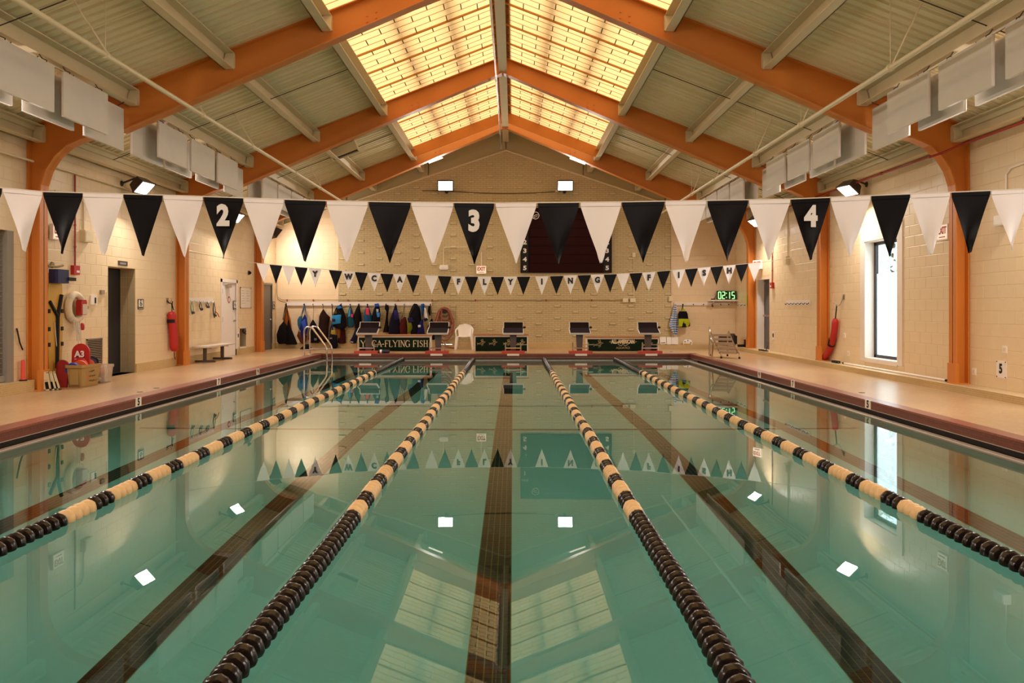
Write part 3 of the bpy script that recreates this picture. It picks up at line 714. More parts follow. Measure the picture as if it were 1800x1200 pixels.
for i, x in enumerate((-3.26, -1.178, .91, 3.01)):
    t = thing('lane_rope', rl[i], 'lane rope', (x, 12.6, 0), 'lane ropes')
    MB().tube([(x, PN-.2, .03), (x, 1.9, .03), (x, 12, .022), (x, PF-.2, .03), (x, PF+.2, .06)], .009, 6).build('cable', steel, t)
    m = MB().lathe([(.02, -.06), (.03, 0), (.02, .06)], (x, PF+.1, .055), 'Y', 8); m.build('end_clip', steel, t)
    rnd = random.Random(i); y = 1.95; k = 0
    while y < PF-.12:
        if y < 5.85+.02*i or y > 18.95: c = 0
        else: c = 1 if (k % 7) < 4 else 0
        if 5.85 <= y: k += 1
        place('float_disc', td if c else bd, (x+.006*math.sin(y*1.3+i), y, .022+.004*math.sin(y*2.1)), t, (0, rnd.random()*6.28, 0)); y += .098
# ------------------------------------------------------------------ starting blocks
padm = mat('block pad', '1e1214', .9, bump=.4, bscale=60, spec=.15); trimm = mat('block trim', 'cfc6bc', .4); redmat = mat('red anchor mat', 'b8402f', .55); lab = mat('label plate', 'e4dacd', .5)
bl = ['before the left end of the green bench reading FLYING FISH', 'before the right end of the green bench reading FLYING FISH', 'before the small green fish bench at the middle', 'with its post clear of the benches, left of the AQUATICS sign', 'before the right end of the green AQUATICS bench']
for i, (px, sh) in enumerate(((647, 0), (770, 0), (902, 0), (1019, 0), (1140, 0))):
    Y = 24.7; x = XY(px, Y)
    t = thing('starting_block', 'dark topped starting block '+bl[i], 'starting block', (x, Y, D), 'starting blocks at the far end')
    sl = math.radians(20)
    R = Matrix.Rotation(sl, 3, 'X'); c = Vector((x, Y-.02, .84))
    m = MB().obox(c, (.60, .46, .035), R); m.build('platform', padm, t)
    m = MB(); m.obox(c+R @ Vector((0, -.235, 0)), (.64, .02, .05), R)
    for s in (-1, 1): m.obox(c+R @ Vector((s*.31, 0, 0)), (.02, .48, .05), R)
    m.build('platform_trim', trimm, t)
    R2 = Matrix.Rotation(math.radians(62), 3, 'X'); c2 = Vector((x+.01, Y+.24, 1.0))
    m = MB().obox(c2, (.58, .22, .03), R2); m.build('kick_plate', padm, t)
    m = MB(); m.obox(c2+R2 @ Vector((0, -.115, .0)), (.62, .018, .045), R2); m.obox(c2+R2 @ Vector((0, .115, 0)), (.62, .012, .04), R2)
    for s in (-1, 1): m.obox(c2+R2 @ Vector((s*.30, 0, 0)), (.02, .23, .045), R2)
    m.build('kick_plate_trim', trimm, t)
    m = MB().lathe([(.03, -.04), (.035, 0), (.02, .04)], (x+.35, Y+.12, .95), 'X', 8); m.tube([(x+.3, Y+.1, .93), (x+.36, Y+.12, .95)], .012, 6); m.build('wedge_knob', black, t)
    m = MB(); m.prism([(x-.075, D), (x+.075, D), (x+.11, .8), (x-.11, .8)], 'Y', Y+.02, Y+.16); m.box(x-.2, x+.2, Y-.06, Y+.22, .775, .8); m.box(x-.14, x+.14, Y-.03, Y+.2, D, D+.02); m.build('pedestal', mat('post', '54463e', .5), t)
    m = MB()
    for s in (-1, 1): m.tube([(x+s*.23, Y-.22, D+.02), (x+s*.23, Y-.26, .5)], .019, 7)
    m.tube([(x-.23, Y-.25, .33), (x+.23, Y-.25, .33)], .019, 7); m.tube([(x-.1, Y+.1, .42), (x+.42, Y+.1, .42)], .012, 6)
    m.build('grip_rail', steel, t)
    m = MB(); m.box(x-.35, x+.35, Y-.42, Y-.12, D, D+.075); [m.lathe([(.018, 0), (.018, .012)], (x+a, Y-.22, D+.075), 'Z', 8) for a in (-.2, .2)]; m.build('anchor_mat', redmat, t)
    MB().box(x-.18, x+.18, PF+.185, PF+.199, D-.055, D+.004).build('lane_plate', lab, t)
    MB().box(x-.19, x+.19, Y-.12, Y-.05, D, D+.03).build('anchor_plate', lab, t)
# ------------------------------------------------------------------ benches with painted fronts
green = mat('green front', '0f2113', .7, spec=.12); wood = mat('bench wood', 'a9754a', .5, var=.15, scale=8); letter = mat('cream lettering', 'dccaa4', .6)
def bench_box(x0, x1, Yf, zt, label):
    t = thing('storage_bench', label, 'bench', ((x0+x1)/2, Yf+.2, D), 'green benches at the far end')
    m = MB(); m.box(x0-.02, x1+.02, Yf-.04, Yf+.42, zt-.045, zt); m.build('seat_board', wood, t)
    m = MB().box(x0+.03, x1-.03, Yf, Yf+.02, D+.02, zt-.09); m.build('front_panel', green, t)
    m = MB(); [m.box(a, b, Yf-.005, Yf+.38, D, zt-.045) for a, b in ((x0, x0+.03), (x1-.03, x1))]; m.box(x0+.03, x1-.03, Yf+.36, Yf+.38, D, zt-.045); m.box(x0+.03, x1-.03, Yf+.0, Yf+.03, zt-.09, zt-.045); m.build('end_panel', white, t)
    return t
SER = {  # stroke letters: (x0,y0,x1,y1,heavy) + serif points
 'Y': ([(0, 1, .5, .48, 1), (1, 1, .5, .48, 0), (.5, .5, .5, 0, 1)], [(0, 1), (1, 1), (.5, 0)], 1),
 'W': ([(0, 1, .32, 0, 1), (.32, 0, .6, 1, 0), (.6, 1, .92, 0, 1), (.92, 0, 1.25, 1, 0)], [(0, 1), (.6, 1), (1.25, 1)], 1.25),
 'A': ([(0, 0, .48, 1, 0), (.48, 1, .95, 0, 1), (.18, .36, .78, .36, 0)], [(0, 0), (.95, 0)], .95),
 'F': ([(.15, 0, .15, 1, 1), (.15, 1, .75, 1, 0), (.15, .52, .55, .52, 0), (.75, 1, .75, .8, 0), (.55, .42, .55, .62, 0)], [(.15, 0)], .78),
 'L': ([(.15, 0, .15, 1, 1), (.15, 0, .75, 0, 0), (.75, 0, .75, .22, 0)], [(.15, 1)], .78),
 'I': ([(.2, 0, .2, 1, 1)], [(.2, 0), (.2, 1)], .4),
 'N': ([(.1, 0, .1, 1, 0), (.1, 1, .85, 0, 1), (.85, 0, .85, 1, 0)], [(.1, 0), (.05, 1), (.85, 1)], .95),
 'H': ([(.15, 0, .15, 1, 1), (.8, 0, .8, 1, 1), (.15, .52, .8, .52, 0)], [(.15, 0), (.15, 1), (.8, 0), (.8, 1)], .95),
 '-': ([(.05, .42, .4, .42, 1)], [], .45), ' ': ([], [], .35),
 'C': ('arc', 40, 320, .95), 'G': ('arcg', 40, 330, 1.0), 'S': ('s', 0, 0, .75)}
def serif(parent, s, x0, x1, zb, h, y, mt):
    total = sum(SER[c][-1]+.16 for c in s)-.16; k = (x1-x0)/total; x = x0; m = MB(); th, tn = .13*h, .06*h
    def seg(a, b, c, d, t):
        p, q = Vector((a, b)), Vector((c, d)); dv = (q-p); n = Vector((-dv.y, dv.x)).normalized()*t/2
        poly = [p+n, p-n, q-n, q+n]; m.prism([(v.x, v.y) for v in poly], 'Y', y-.004, y)
    for c in s:
        g = SER[c]; X = lambda u: x+u*k; Z = lambda v: zb+v*h
        if isinstance(g[0], list):
            for a, b, cc, d, hv in g[0]: seg(X(a), Z(b), X(cc), Z(d), th if hv else tn)
            for a, b in g[1]: seg(X(a-.2), Z(b*.97+.015), X(a+.2), Z(b*.97+.015), .05*h)
        else:
            if g[0] == 's': pts = [(.66, .8), (.5, .97), (.2, .95), (.08, .76), (.3, .56), (.6, .42), (.68, .2), (.45, .03), (.15, .06), (.04, .22)]
            else:
                pts = [(.48+.47*math.cos(math.radians(a)), .5+.5*math.sin(math.radians(a))) for a in range(g[1], g[2]+1, 20)]
            for i, (p, q) in enumerate(zip(pts, pts[1:])): seg(X(p[0]), Z(p[1]), X(q[0]), Z(q[1]), th if 2 < i < len(pts)-4 else tn*1.3)
            if g[0] != 's': seg(X(.84), Z(.72), X(.84), Z(.98), tn)
            if g[0] == 'arcg': seg(X(.86), Z(.05), X(.86), Z(.45), th); seg(X(.65), Z(.45), X(1.0), Z(.45), tn)
        x += (g[-1]+.16)*k
    return m.build('lettering', mt, parent, False)
def fish(parent, cx, cz, s, y, mt):
    m = MB(); q = lambda pts: [(cx+a*s, y, cz+b*s) for a, b in pts]
    r = .008
    m.tube(q([(-.5, -.12), (-.3, -.18), (0, -.16), (.3, 0), (.48, .1), (.3, .12), (0, .04), (-.25, -.06), (-.5, -.12)]), r, 4)
    m.tube(q([(-.48, -.12), (-.62, .0), (-.56, -.16), (-.6, -.3), (-.45, -.16)]), r, 4)
    m.tube(q([(.02, .05), (-.12, .34), (.1, .46), (.18, .2), (.12, .08)]), r, 4); m.tube(q([(-.12, .34), (.08, .1)]), r*.7, 4)
    m.tube(q([(.05, -.14), (-.05, -.4), (.14, -.3), (.16, -.08)]), r, 4)
    m.tube(q([(.05, .1), (.1, .42)]), r*.7, 4)
    return m.build('fish_emblem', mt, parent)
Y = 25.75
t = bench_box(XY(629, Y), XY(757, Y), Y, ZY(588, Y), 'green fronted bench lettered YWCA-FLYING FISH in cream')
serif(t, 'YWCA-FLYING FISH', XY(634.5, Y), XY(752, Y), ZY(609.5, Y), (609.5-598)*Y/F, Y-.002, letter)
t = bench_box(XY(834, Y), XY(928, Y), Y, ZY(587, Y), 'small green fronted bench with a row of tan fish emblems')
fm = mat('fish paint', 'a89468', .6)
for px in (847, 868, 893, 917): fish(t, XY(px, Y), ZY(602, Y), .25, Y-.004, fm)
t = bench_box(XY(1031, Y), XY(1158, Y), Y, ZY(591, Y), 'green fronted bench lettered ALL-AMERICAN AQUATICS')
for px in (1053, 1140): fish(t, XY(px, Y), ZY(604, Y), .3, Y-.004, fm)
text('lettering', 'ALL-AMERICAN', .17, FRONT, letter, t, .010, sx=.62, origin=(XY(1095, Y), Y-.004, ZY(600.5, Y)))
text('lettering', 'AQUATICS', .095, FRONT, fm, t, .001, sx=.95, origin=(XY(1095, Y), Y-.004, ZY(611.3, Y)))
m = MB(); cx, cz = XY(1095, Y), ZY(606, Y)
m.tube(smoothpts([(cx-.16, Y-.004, cz+.02), (cx-.06, Y-.004, cz-.02), (cx, Y-.004, cz+.015), (cx+.07, Y-.004, cz-.02), (cx+.17, Y-.004, cz+.02)]), .007, 4)
for s in (-1, 1): m.tube([(cx+s*.36, Y-.004, cz+.13), (cx+s*.44, Y-.004, cz+.1), (cx+s*.36, Y-.004, cz+.07)], .006, 4)
m.build('ornament', letter, t)
# ------------------------------------------------------------------ plastic chair
Y = 26.75; x = XY(816.5, Y)
t = thing('plastic_chair', 'white plastic armchair standing by the coiled hose', 'chair', (x, Y, D))
m = MB()
def bk(u, v_):
    a = (u-.5)*2; wv = (.20+.05*v_)*(1 if v_ < .7 else math.sqrt(max(.0, 1-((v_-.7)/.31)**2))*.95+.05)
    return (x+a*wv, Y+.2+.10*v_-.05*abs(a)**2, .58+.44*v_)
m.sheet(bk, 12, 10, (0, .012, 0)); m.build('backrest', whitepl, t)
m = MB(); m.sheet(lambda u, v_: (x+(u-.5)*.46, Y-.23+.46*v_, .585+.02*(2*u-1)**2-.015*math.sin(v_*PI)), 8, 6, (0, 0, .012)); m.build('seat', whitepl, t)
for sx in (-1, 1):
    for sy in (-1, 1):
        xx, yy = x+sx*.24, Y+sy*.21
        m = MB().loft([[(xx+sx*.05+a*.03, yy+sy*.04+b*.025, D) for a, b in ((-1, -1), (1, -1), (1, 1), (-1, 1))], [(xx-sx*.0+a*.045, yy+b*.035, .6) for a, b in ((-1, -1), (1, -1), (1, 1), (-1, 1))]]); m.build('leg', whitepl, t)
    m = MB(); m.tube(smoothpts([(x+sx*.25, Y-.2, .58), (x+sx*.28, Y-.2, .76), (x+sx*.28, Y-.05, .82), (x+sx*.27, Y+.15, .84), (x+sx*.22, Y+.26, .9)]), .024, 8); m.build('armrest', whitepl, t)
# ------------------------------------------------------------------ pool ladder
t = thing('pool_ladder', 'stainless pool ladder with arched rails at the far left corner', 'ladder', (-6.0, 23.5, D))
for y in (23.2, 23.85):
    m = MB().tube(smoothpts([(-6.0, y, D), (-6.0, y, .6), (-6.0, y, .86), (-5.95, y, .98), (-5.84, y, 1.0), (-5.74, y, .93), (-5.42, y, .5), (-5.36, y, .38), (-5.35, y, .2), (-5.35, y, -1.2)], 5), .024, 10); m.build('rail', steel, t)
    m = MB().tube([(-6.0, y, .34), (-5.35, y, .34)], .016, 8); m.build('brace', steel, t)
    m = MB().lathe([(.055, D), (.055, D+.012), (.03, D+.025)], (-6.0, y, 0), 'Z', 12); m.build('escutcheon', steel, t)
for z in (-.25, -.55, -.85): MB().box(-5.4, -5.3, 23.2, 23.85, z-.012, z+.012).build('tread', steel, t)
# ------------------------------------------------------------------ movable stainless stairs
t = thing('pool_stairs', 'movable stainless steel stairs standing on the deck in the far right corner', 'stairs', (5.95, 22.5, D))
A0, A1, B0, B1 = Vector((5.68, 22.05, D)), Vector((6.12, 21.85, D)), Vector((5.66, 23.0, .74)), Vector((6.12, 22.85, .78))
for a, b in ((A0, B0), (A1, B1)):
    m = MB().tube(smoothpts([a, a+Vector((0, .02, .14)), a.lerp(b, .3)+Vector((0, 0, .04)), b+Vector((0, 0, .04)), b+Vector((0, .12, .08)), b+Vector((0, .2, -.05)), (b.x, b.y+.22, D)], 5), .02, 8); m.build('stringer', steel, t)
    for q in (a, Vector((b.x, b.y+.22, D))): MB().lathe([(.028, 0), (.026, .05)], q, 'Z', 8).build('foot_cap', black, t)
for k in range(5):
    f = .2+.19*k; p, q = A0.lerp(B0, f), A1.lerp(B1, f); m = MB(); mid = (p+q)/2+Vector((0, .02, .04)); dv = (q-p); L = dv.length
    m.obox(mid, (L, .17, .065), Matrix.Rotation(math.atan2(dv.y, dv.x), 3, 'Z')); m.build('tread', mat('stair tread', 'a58a70', .45), t)
m = MB().tube(smoothpts([(5.6, 22.75, D), (5.6, 22.6, .55), (5.5, 22.35, .6), (5.48, 22.5, .9), (5.58, 22.95, 1.0), (5.62, 23.1, .7), (5.62, 23.15, D)], 6), .02, 8); m.build('handrail', steel, t)
# ================================================================== THINGS ON THE LEFT SIDE
def onL(px, py, X=WL): Y = YX(px, X); return Y, ZY(py, Y)
# mesh roll gate in the store opening, dark store behind
dark = mat('painted interior shade', '17110e', .9)  # shade of the unlit passage put into the colour; also backs the vent
m = MB(); m.box(WL-2.2, WL-2.15, 8.6, 13.4, 0, 3.1); m.box(WL-2.2, WL-.3, 8.55, 8.6, 0, 3.1); m.box(WL-2.2, WL-.3, 13.4, 13.45, 0, 3.1); m.box(WL-2.2, WL-.3, 8.6, 13.4, 3.05, 3.1); m.box(WL-2.2, WL-.3, 8.6, 13.4, .3, .357)
tag(m.build('wall_store', mat('store wall', 'cbb48c', .7)), kind='structure')
t = thing('roll_gate', 'wire mesh roll down gate in the store opening beside the tiled step', 'gate', (WL-.2, 11.0, .36))
m = MB(); m.box(WL-.24, WL-.1, 12.90, 13.07, .36, 2.79); m.box(WL-.24, WL-.1, 9.0, 9.12, .36, 2.79); m.build('side_guide', grey, t)
for k in range(28): MB().tube([(WL-.17, 9.1, .5+.082*k), (WL-.17, 12.88, .5+.082*k)], .006, 4).build('slat', grey, t)
m = MB(); [m.tube([(WL-.165, 9.4+.33*k, .45), (WL-.165, 9.4+.33*k, 2.79)], .009, 4) for k in range(11)]; m.build('link', black, t)
MB().box(WL-.21, WL-.13, 9.1, 12.9, .37, .47).build('bottom_bar', grey, t); t.location.x += .12
t = thing('storage_shelf', 'metal shelf with pool gear behind the mesh gate', 'shelf', (WL-.7, 12.5, .36))
m = MB(); [m.box(a, a+.03, b, b+.03, .36, 2.2) for a in (WL-1.1, WL-.5) for b in (11.2, 13.0)]; m.build('post', steel, t)
for z in (.6, 1.1, 1.6): MB().box(WL-1.1, WL-.47, 11.2, 13.03, z, z+.03).build('shelf', grey, t)
for i, (z, y, hx, lb) in enumerate(((.63, 12.45, '8a3b28', 'rust red gear box on the lowest shelf behind the mesh gate'), (1.13, 12.4, '35302c', 'dark gear box on the middle shelf behind the mesh gate'), (.63, 11.7, '4a5a6a', 'blue grey gear box on the lowest shelf behind the mesh gate'))):
    m = MB().loft([[(WL-.95, y-.2, z), (WL-.55, y-.2, z), (WL-.55, y+.2, z), (WL-.95, y+.2, z)], [(WL-.98, y-.23, z+.28), (WL-.52, y-.23, z+.28), (WL-.52, y+.23, z+.28), (WL-.98, y+.23, z+.28)]])
    tag(m.build('gear_box', mat('gear %d' % i, hx, .6)), lb, 'box', 'boxes in the store')
t = thing('marker_tube', 'orange marker tube standing on the tiled step by the orange column', 'tube', (-8.02, 13.22, .357))
MB().lathe([(.05, .357), (.05, .37), (.035, .40), (.032, .68), (.02, .70)], (-8.02, 13.22, 0), 'Z', 12).build('tube', mat('orange red', 'd8442a', .5), t)
MB().lathe([(.06, .357), (.06, .375), (.04, .38)], (-8.02, 13.22, 0), 'Z', 12).build('foot', black, t)
m = MB().tube(smoothpts([(-8.08, 13.15, 1.22), (-8.05, 13.16, 1.05), (-8.06, 13.2, .98), (-8.05, 13.26, .86)]), .012, 6); tag(m.build('black_cord', black), 'short black cord hanging by the mesh gate jamb', 'cord')
# yellow spine board with straps and head block
yb = mat('yellow board', 'c99a3c', .5, var=.08); Yb = 14.12
t = thing('spine_board', 'yellow rescue backboard with black straps hung beside the orange column', 'backboard', (-8.02, Yb, .36))
R0 = []
for z, hw in ((.3, .10), (.42, .18), (.9, .22), (1.7, .23), (2.05, .2), (2.16, .12)): R0.append([(-8.06, Yb-hw, z), (-8.0, Yb-hw, z), (-8.0, Yb+hw, z), (-8.06, Yb+hw, z)])
MB().loft(R0).build('board', yb, t)
m = MB(); m.tube([(-7.985, Yb+.02, .5), (-7.985, Yb+.04, 1.42)], .035, 6); m.tube([(-7.985, Yb+.04, 1.4), (-7.985, Yb-.2, 1.66)], .03, 6); m.tube([(-7.985, Yb+.04, 1.4), (-7.985, Yb+.16, 1.78)], .035, 6); m.build('strap', black, t)
[MB().box(-8.01, -7.985, Yb+s*.2-.03, Yb+s*.2+.03, z, z+.07).build('handhold', black, t) for s in (-1, 1) for z in (.88, 1.15, 1.46)]
MB().tube(smoothpts([(-7.98, Yb-.06, 1.3), (-7.98, Yb, .9), (-7.97, Yb+.04, .72), (-7.97, Yb+.1, .6)]), .008, 5).build('cord', rope, t)
m = MB(); m.box(-8.0, -7.84, Yb-.2, Yb+.14, 1.98, 2.22); m.build('head_block', mat('navy', '1a2350', .6), t)
m = MB(); m.box(-7.9, -7.82, Yb+.1, Yb+.34, 2.03, 2.09); m.build('block_handle', black, t)
m = MB(); m.lathe([(.05, -.015), (.06, 0), (.05, .015)], (-8.03, Yb-.05, 2.3), 'X', 12); m.tube(smoothpts([(-8.05, Yb-.15, 2.28), (-7.98, Yb, 2.27), (-7.97, Yb+.18, 2.30)]), .02, 6); m.build('hanger', mat('brass', '8a7a50', .4, .6), t)
# ring buoy
t = thing('ring_buoy', 'white life ring with a red rope bag hung beside the small wall switch', 'life ring', (-8.02, 14.8, 1.3))
c = Vector((-8.02, 14.8, 1.56)); m = MB(); m.tube([c+Vector((0, .235*math.cos(a), .235*math.sin(a))) for a in [2*PI*k/28 for k in range(28)]], .06, 10, closed=True); m.build('ring', mat('ring white', 'e4d4b8', .6, bump=.2), t)
for k in range(4):
    a = PI/4+k*PI/2; p = c+Vector((0, .235*math.cos(a), .235*math.sin(a))); tv = Vector((0, -math.sin(a), math.cos(a)))
    MB().tube([p-tv*.03, p+tv*.03], .066, 10).build('band', rope, t)
m = MB(); [m.tube(smoothpts([c+Vector((.05, -.15+.06*k, -.2)), c+Vector((.05, -.12+.07*k, -.42-.03*(k % 3))), c+Vector((.04, -.06+.05*k, -.3)), c+Vector((.04, -.02+.05*k, -.62-.05*(k % 2)))]), .008, 5) for k in range(4)]; m.build('throw_rope', rope, t)
m = MB(); m.loft([[(c.x+.03+.10*b, c.y+.06+a*.10*q, c.z+z) for a, b in ((-1, 0), (1, 0), (1, 1), (-1, 1))] for z, q in ((-.14, .8), (-.1, 1), (.1, 1), (.14, .7))]); m.build('rope_bag', red, t)
m = MB(); m.box(c.x+.13, c.x+.14, c.y+.0, c.y+.16, c.z-.13, c.z+.06); m.build('bag_window', mat('clear sleeve', 'd8c8b8', .15), t)
m = MB(); m.lathe([(.03, 0), (.04, .03), (.04, .1), (.02, .13)], (c.x+.06, c.y+.12, c.z-.42), 'Z', 10); m.build('float_grip', red, t)
# small wall plates
def plate(name, label, cat, py0, py1, z0, z1, X, th, mt, group=None, frame=None):
    s = 1 if X < 0 else -1
    t = thing(name, label, cat, (X, (py0+py1)/2, z0), group)
    MB().box(min(X, X+s*th), max(X, X+s*th), py0, py1, z0, z1).build('plate', mt, t, False)
    if frame:
        f = .012; m = MB(); e = th+.006
        for a, b, c_, d in ((py0, py1, z0, z0+f), (py0, py1, z1-f, z1), (py0, py0+f, z0, z1), (py1-f, py1, z0, z1)): m.box(min(X, X+s*e), max(X, X+s*e), a, b, c_, d)
        m.build('frame', frame, t, False)
    return t
XL = WL-.0
t = plate('wall_switch', 'small white switch plate on the wall right of the life ring', 'switch', 15.45, 15.66, 1.61, 1.79, WL, .03, whitepl); MB().box(WL+.03, WL+.036, 15.58, 15.63, 1.64, 1.75).build('toggle', black, t)
t = plate('wall_switch', 'little grey box above the white switch plate', 'switch', 15.82, 15.95, 1.82, 1.9, WL, .04, mat('wall box', '9a8a70', .5)); MB().tube([(WL+.02, 15.95, 1.86), (WL+.02, 16.05, 1.86), (WL+.02, 16.06, 1.5)], .008, 5).build('wire', cream, t)
t = plate('wall_outlet', 'little grey box beside the red rope bag', 'outlet', 15.25, 15.36, 1.53, 1.59, WL, .03, mat('wall box', '9a8a70', .5)); MB().box(WL+.03, WL+.034, 15.28, 15.33, 1.54, 1.58).build('cover', grey, t)
# vent grille
t = thing('vent_grille', 'metal louvre vent low on the wall behind the kickboards', 'vent', (WL, 15.6, .43))
m = MB(); [m.box(WL, WL+.02, *q) for q in ((15.32, 15.9, .42, .45), (15.32, 15.9, .93, .96), (15.32, 15.35, .42, .96), (15.87, 15.9, .42, .96))]; m.build('frame', alu, t, False)
MB().box(WL+.004, WL+.008, 15.35, 15.87, .45, .93).build('back', dark, t, False)
lv = MB().obox((0, 0, 0), (.014, .52, .012), Matrix.Rotation(.3, 3, 'Y')).mesh('slat', alu, False)
for k in range(14): place('slat', lv, (WL+.012, 15.61, .470+.034*k), t)
# dark doorway: passage with its shade painted in, and signs
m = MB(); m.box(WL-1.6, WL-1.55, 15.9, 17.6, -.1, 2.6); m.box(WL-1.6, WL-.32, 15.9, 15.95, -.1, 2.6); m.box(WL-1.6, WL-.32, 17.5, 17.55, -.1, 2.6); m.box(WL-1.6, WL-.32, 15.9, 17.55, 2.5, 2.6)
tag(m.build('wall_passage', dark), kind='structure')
m = MB(); m.box(WL-.36, WL-.33, 16.13, 17.34, D, 2.4); tag(m.build('doorway_shade', mat('painted doorway shade', '1c1612', .7)), kind='structure')  # dark sheet standing in for the shade of the open passage
blocksmat = mat('reveal tile', 'a8946e', .5)
m = MB(); z = D+.002
while z < 2.36:
    for k in range(2): m.box(WL-.32+.16*k, WL-.165+.16*k, 17.312, 17.322, z, min(z+.2, 2.375))
    z += .203
o = m.build('trim_2', blocksmat, smooth=False); tag(o, kind='structure')
for k, zz in enumerate((.6, 1.2)): pass
t = plate('door_sign', 'small black name plate over the dark doorway', 'sign', 16.55, 16.95, 2.425, 2.52, WL, .012, dgrey); MB().box(WL+.012, WL+.014, 16.62, 16.88, 2.45, 2.49).build('print', grey, t, False)
def access_sign(label, y0, y1, z0, z1):
    t = plate('access_sign', label, 'sign', y0, y1, z0, z1, WL, .01, whitepl, 'restroom signs', black)
    c = ((y0+y1)/2, (z0+z1)/2+.02); h = z1-z0; m = MB(); X = WL+.013
    m.lathe([(.08*h, 0), (.08*h, .003)], (X, c[0], c[1]+.3*h), 'X', 10)
    m.tube([(X, c[0]-.02*h, c[1]+.2*h), (X, c[0]-.02*h, c[1]), (X, c[0]+.16*h, c[1]), (X, c[0]+.22*h, c[1]-.16*h)], .022*h+.003, 5)
    m.tube([(X, c[0]+.04*h+.18*h*math.cos(a), c[1]-.06*h+.18*h*math.sin(a)) for a in [PI*(.75+k*.12) for k in range(11)]], .018*h+.002, 5)
    m.build('wheelchair_symbol', black, t); MB().box(X-.002, X, y0+.03, y1-.03, z0+.025, z0+.05).build('print', black, t, False)
access_sign('accessible restroom sign right of the dark doorway', 17.42, 17.68, 1.52, 1.74)
access_sign('accessible restroom sign between the white door and the whiteboard', 23.36, 23.62, 1.5, 1.75)
access_sign('dark bordered restroom sign just past the grey corner door', 27.2, 27.42, 1.5, 1.76)
# rescue tubes
def rescue_tube(label, pts, r, band, mtb):
    t = thing('rescue_tube', label, 'rescue tube', pts[-1], 'red rescue tubes')
    P_ = smoothpts(pts, 6); n = len(P_); rr = [r*(.55 if i in (0, n-1) else .85 if i in (1, n-2) else 1) for i in range(n)]
    MB().tube(P_, rr, 12).build('tube', mtb, t); return t
t = rescue_tube('red rescue tube hung upright left of the second orange column', [(-8.0, 18.92, 1.46), (-7.99, 18.94, 1.2), (-7.98, 18.98, .9), (-7.98, 19.02, .53)], .098, 0, red)
m = MB(); m.tube([(-8.0, 18.93, 1.28), (-8.0, 18.93, 1.2)], .104, 12); m.build('strap', black, t)
m = MB(); m.tube(smoothpts([(-8.06, 18.8, 1.72), (-8.02, 18.84, 1.66), (-8.0, 18.92, 1.64), (-8.0, 18.94, 1.46)]), .012, 6); m.tube(smoothpts([(-8.02, 19.02, 1.7), (-8.0, 18.96, 1.62), (-7.98, 18.98, 1.5)]), .012, 6); m.build('leash', black, t)
m = MB(); m.tube([(-7.98, 19.02, .53), (-7.98, 19.03, .4), (-7.97, 19.06, .33)], .012, 6); m.build('tail_line', mat('tail', '6a2018', .6), t)
t = thing('wall_hook', 'metal hook over the left red rescue tube', 'hook', (WL, 18.9, 1.7)); m = MB().box(WL, WL+.012, 18.86, 18.96, 1.66, 1.78); m.build('hook_plate', alu, t)
MB().tube(smoothpts([(WL+.01, 18.91, 1.7), (WL+.07, 18.91, 1.68), (WL+.1, 18.91, 1.72), (WL+.1, 18.91, 1.78)]), .008, 6).build('hook_arm', alu, t)
t = rescue_tube('red rescue tube hung at a slant beside the right orange column', [(7.5, 18.8, 1.3), (7.5, 18.87, 1.0), (7.5, 19.0, .74), (7.5, 19.22, .5), (7.49, 19.46, .33)], .075, 0, red)
m = MB(); m.tube([(7.5, 18.98, .82), (7.5, 19.06, .66)], .083, 12); m.build('strap', black, t)
m = MB(); m.tube(smoothpts([(7.5, 18.72, 1.62), (7.5, 18.76, 1.46), (7.5, 18.8, 1.3)]), .014, 6); m.build('leash', black, t)
t = thing('wall_hook', 'metal hook over the right slanted rescue tube', 'hook', (WR, 18.7, 1.6)); MB().tube(smoothpts([(7.58, 18.55, 1.84), (7.54, 18.58, 1.66), (7.5, 18.68, 1.6), (7.48, 18.86, 1.66)]), .01, 6).build('hook_arm', alu, t); MB().box(WR-.015, WR, 18.5, 18.6, 1.74, 1.86).build('hook_plate', alu, t)
# totes and kickboards
def tote(name, label, x0, x1, y0, y1, z1, mt, lid=False):
    t = thing(name, label, 'tote', ((x0+x1)/2, (y0+y1)/2, D), 'plastic totes by the wall')
    m = MB(); cx, cy = (x0+x1)/2, (y0+y1)/2
    def ring(z, k, inn=0):
        hx, hy = (x1-x0)/2*k-inn, (y1-y0)/2*k-inn; c_ = .04; out = []
        for sx, sy in ((-1, -1), (1, -1), (1, 1), (-1, 1)):
            a, b = (sx*hx, sy*(hy-c_)), (sx*(hx-c_), sy*hy)
            for q in ((a, b) if sx*sy > 0 else (b, a)): out.append((cx+q[0], cy+q[1], z))
        return out
    m.loft([ring(D, .82), ring(D+.03, .86), ring(z1-.06, .97), ring(z1-.05, 1.04), ring(z1, 1.05), ring(z1, .96), ring(z1-.06, .93), ring(D+.02, .8)]); m.build('tub', mt, t, False)
    return t
t = tote('plastic_tote', 'tan plastic tote holding kickboards on the left deck', -7.76, -7.42, 13.97, 14.56, .56, mat('tan tote', 'a8864e', .45, var=.06))
m = MB(); [m.box(-7.74-.0, -7.47, 13.972-.012*0-.004, 13.99, D+.06, .5) for _ in (0,)]; 
pen = mat('marker pen', '3a2c18', .7); rnd = random.Random(3)
for r, ln in enumerate((.17, .22, .28)):
    m = MB(); yy = 14.13; z = .44-.085*r; pts = []
    k = 0
    while yy < 14.13+ln: pts.append((-7.405-.02*(.56-z)/.4, yy, z+rnd.uniform(-.014, .016))); yy += .014
    m.tube(pts, .004, 4); m.build('handwriting', pen, t)
MB().box(-7.66, -7.52, 13.966, 13.985, .22, .49).build('end_recess', mat('tan tote', 'a8864e', .45), t)
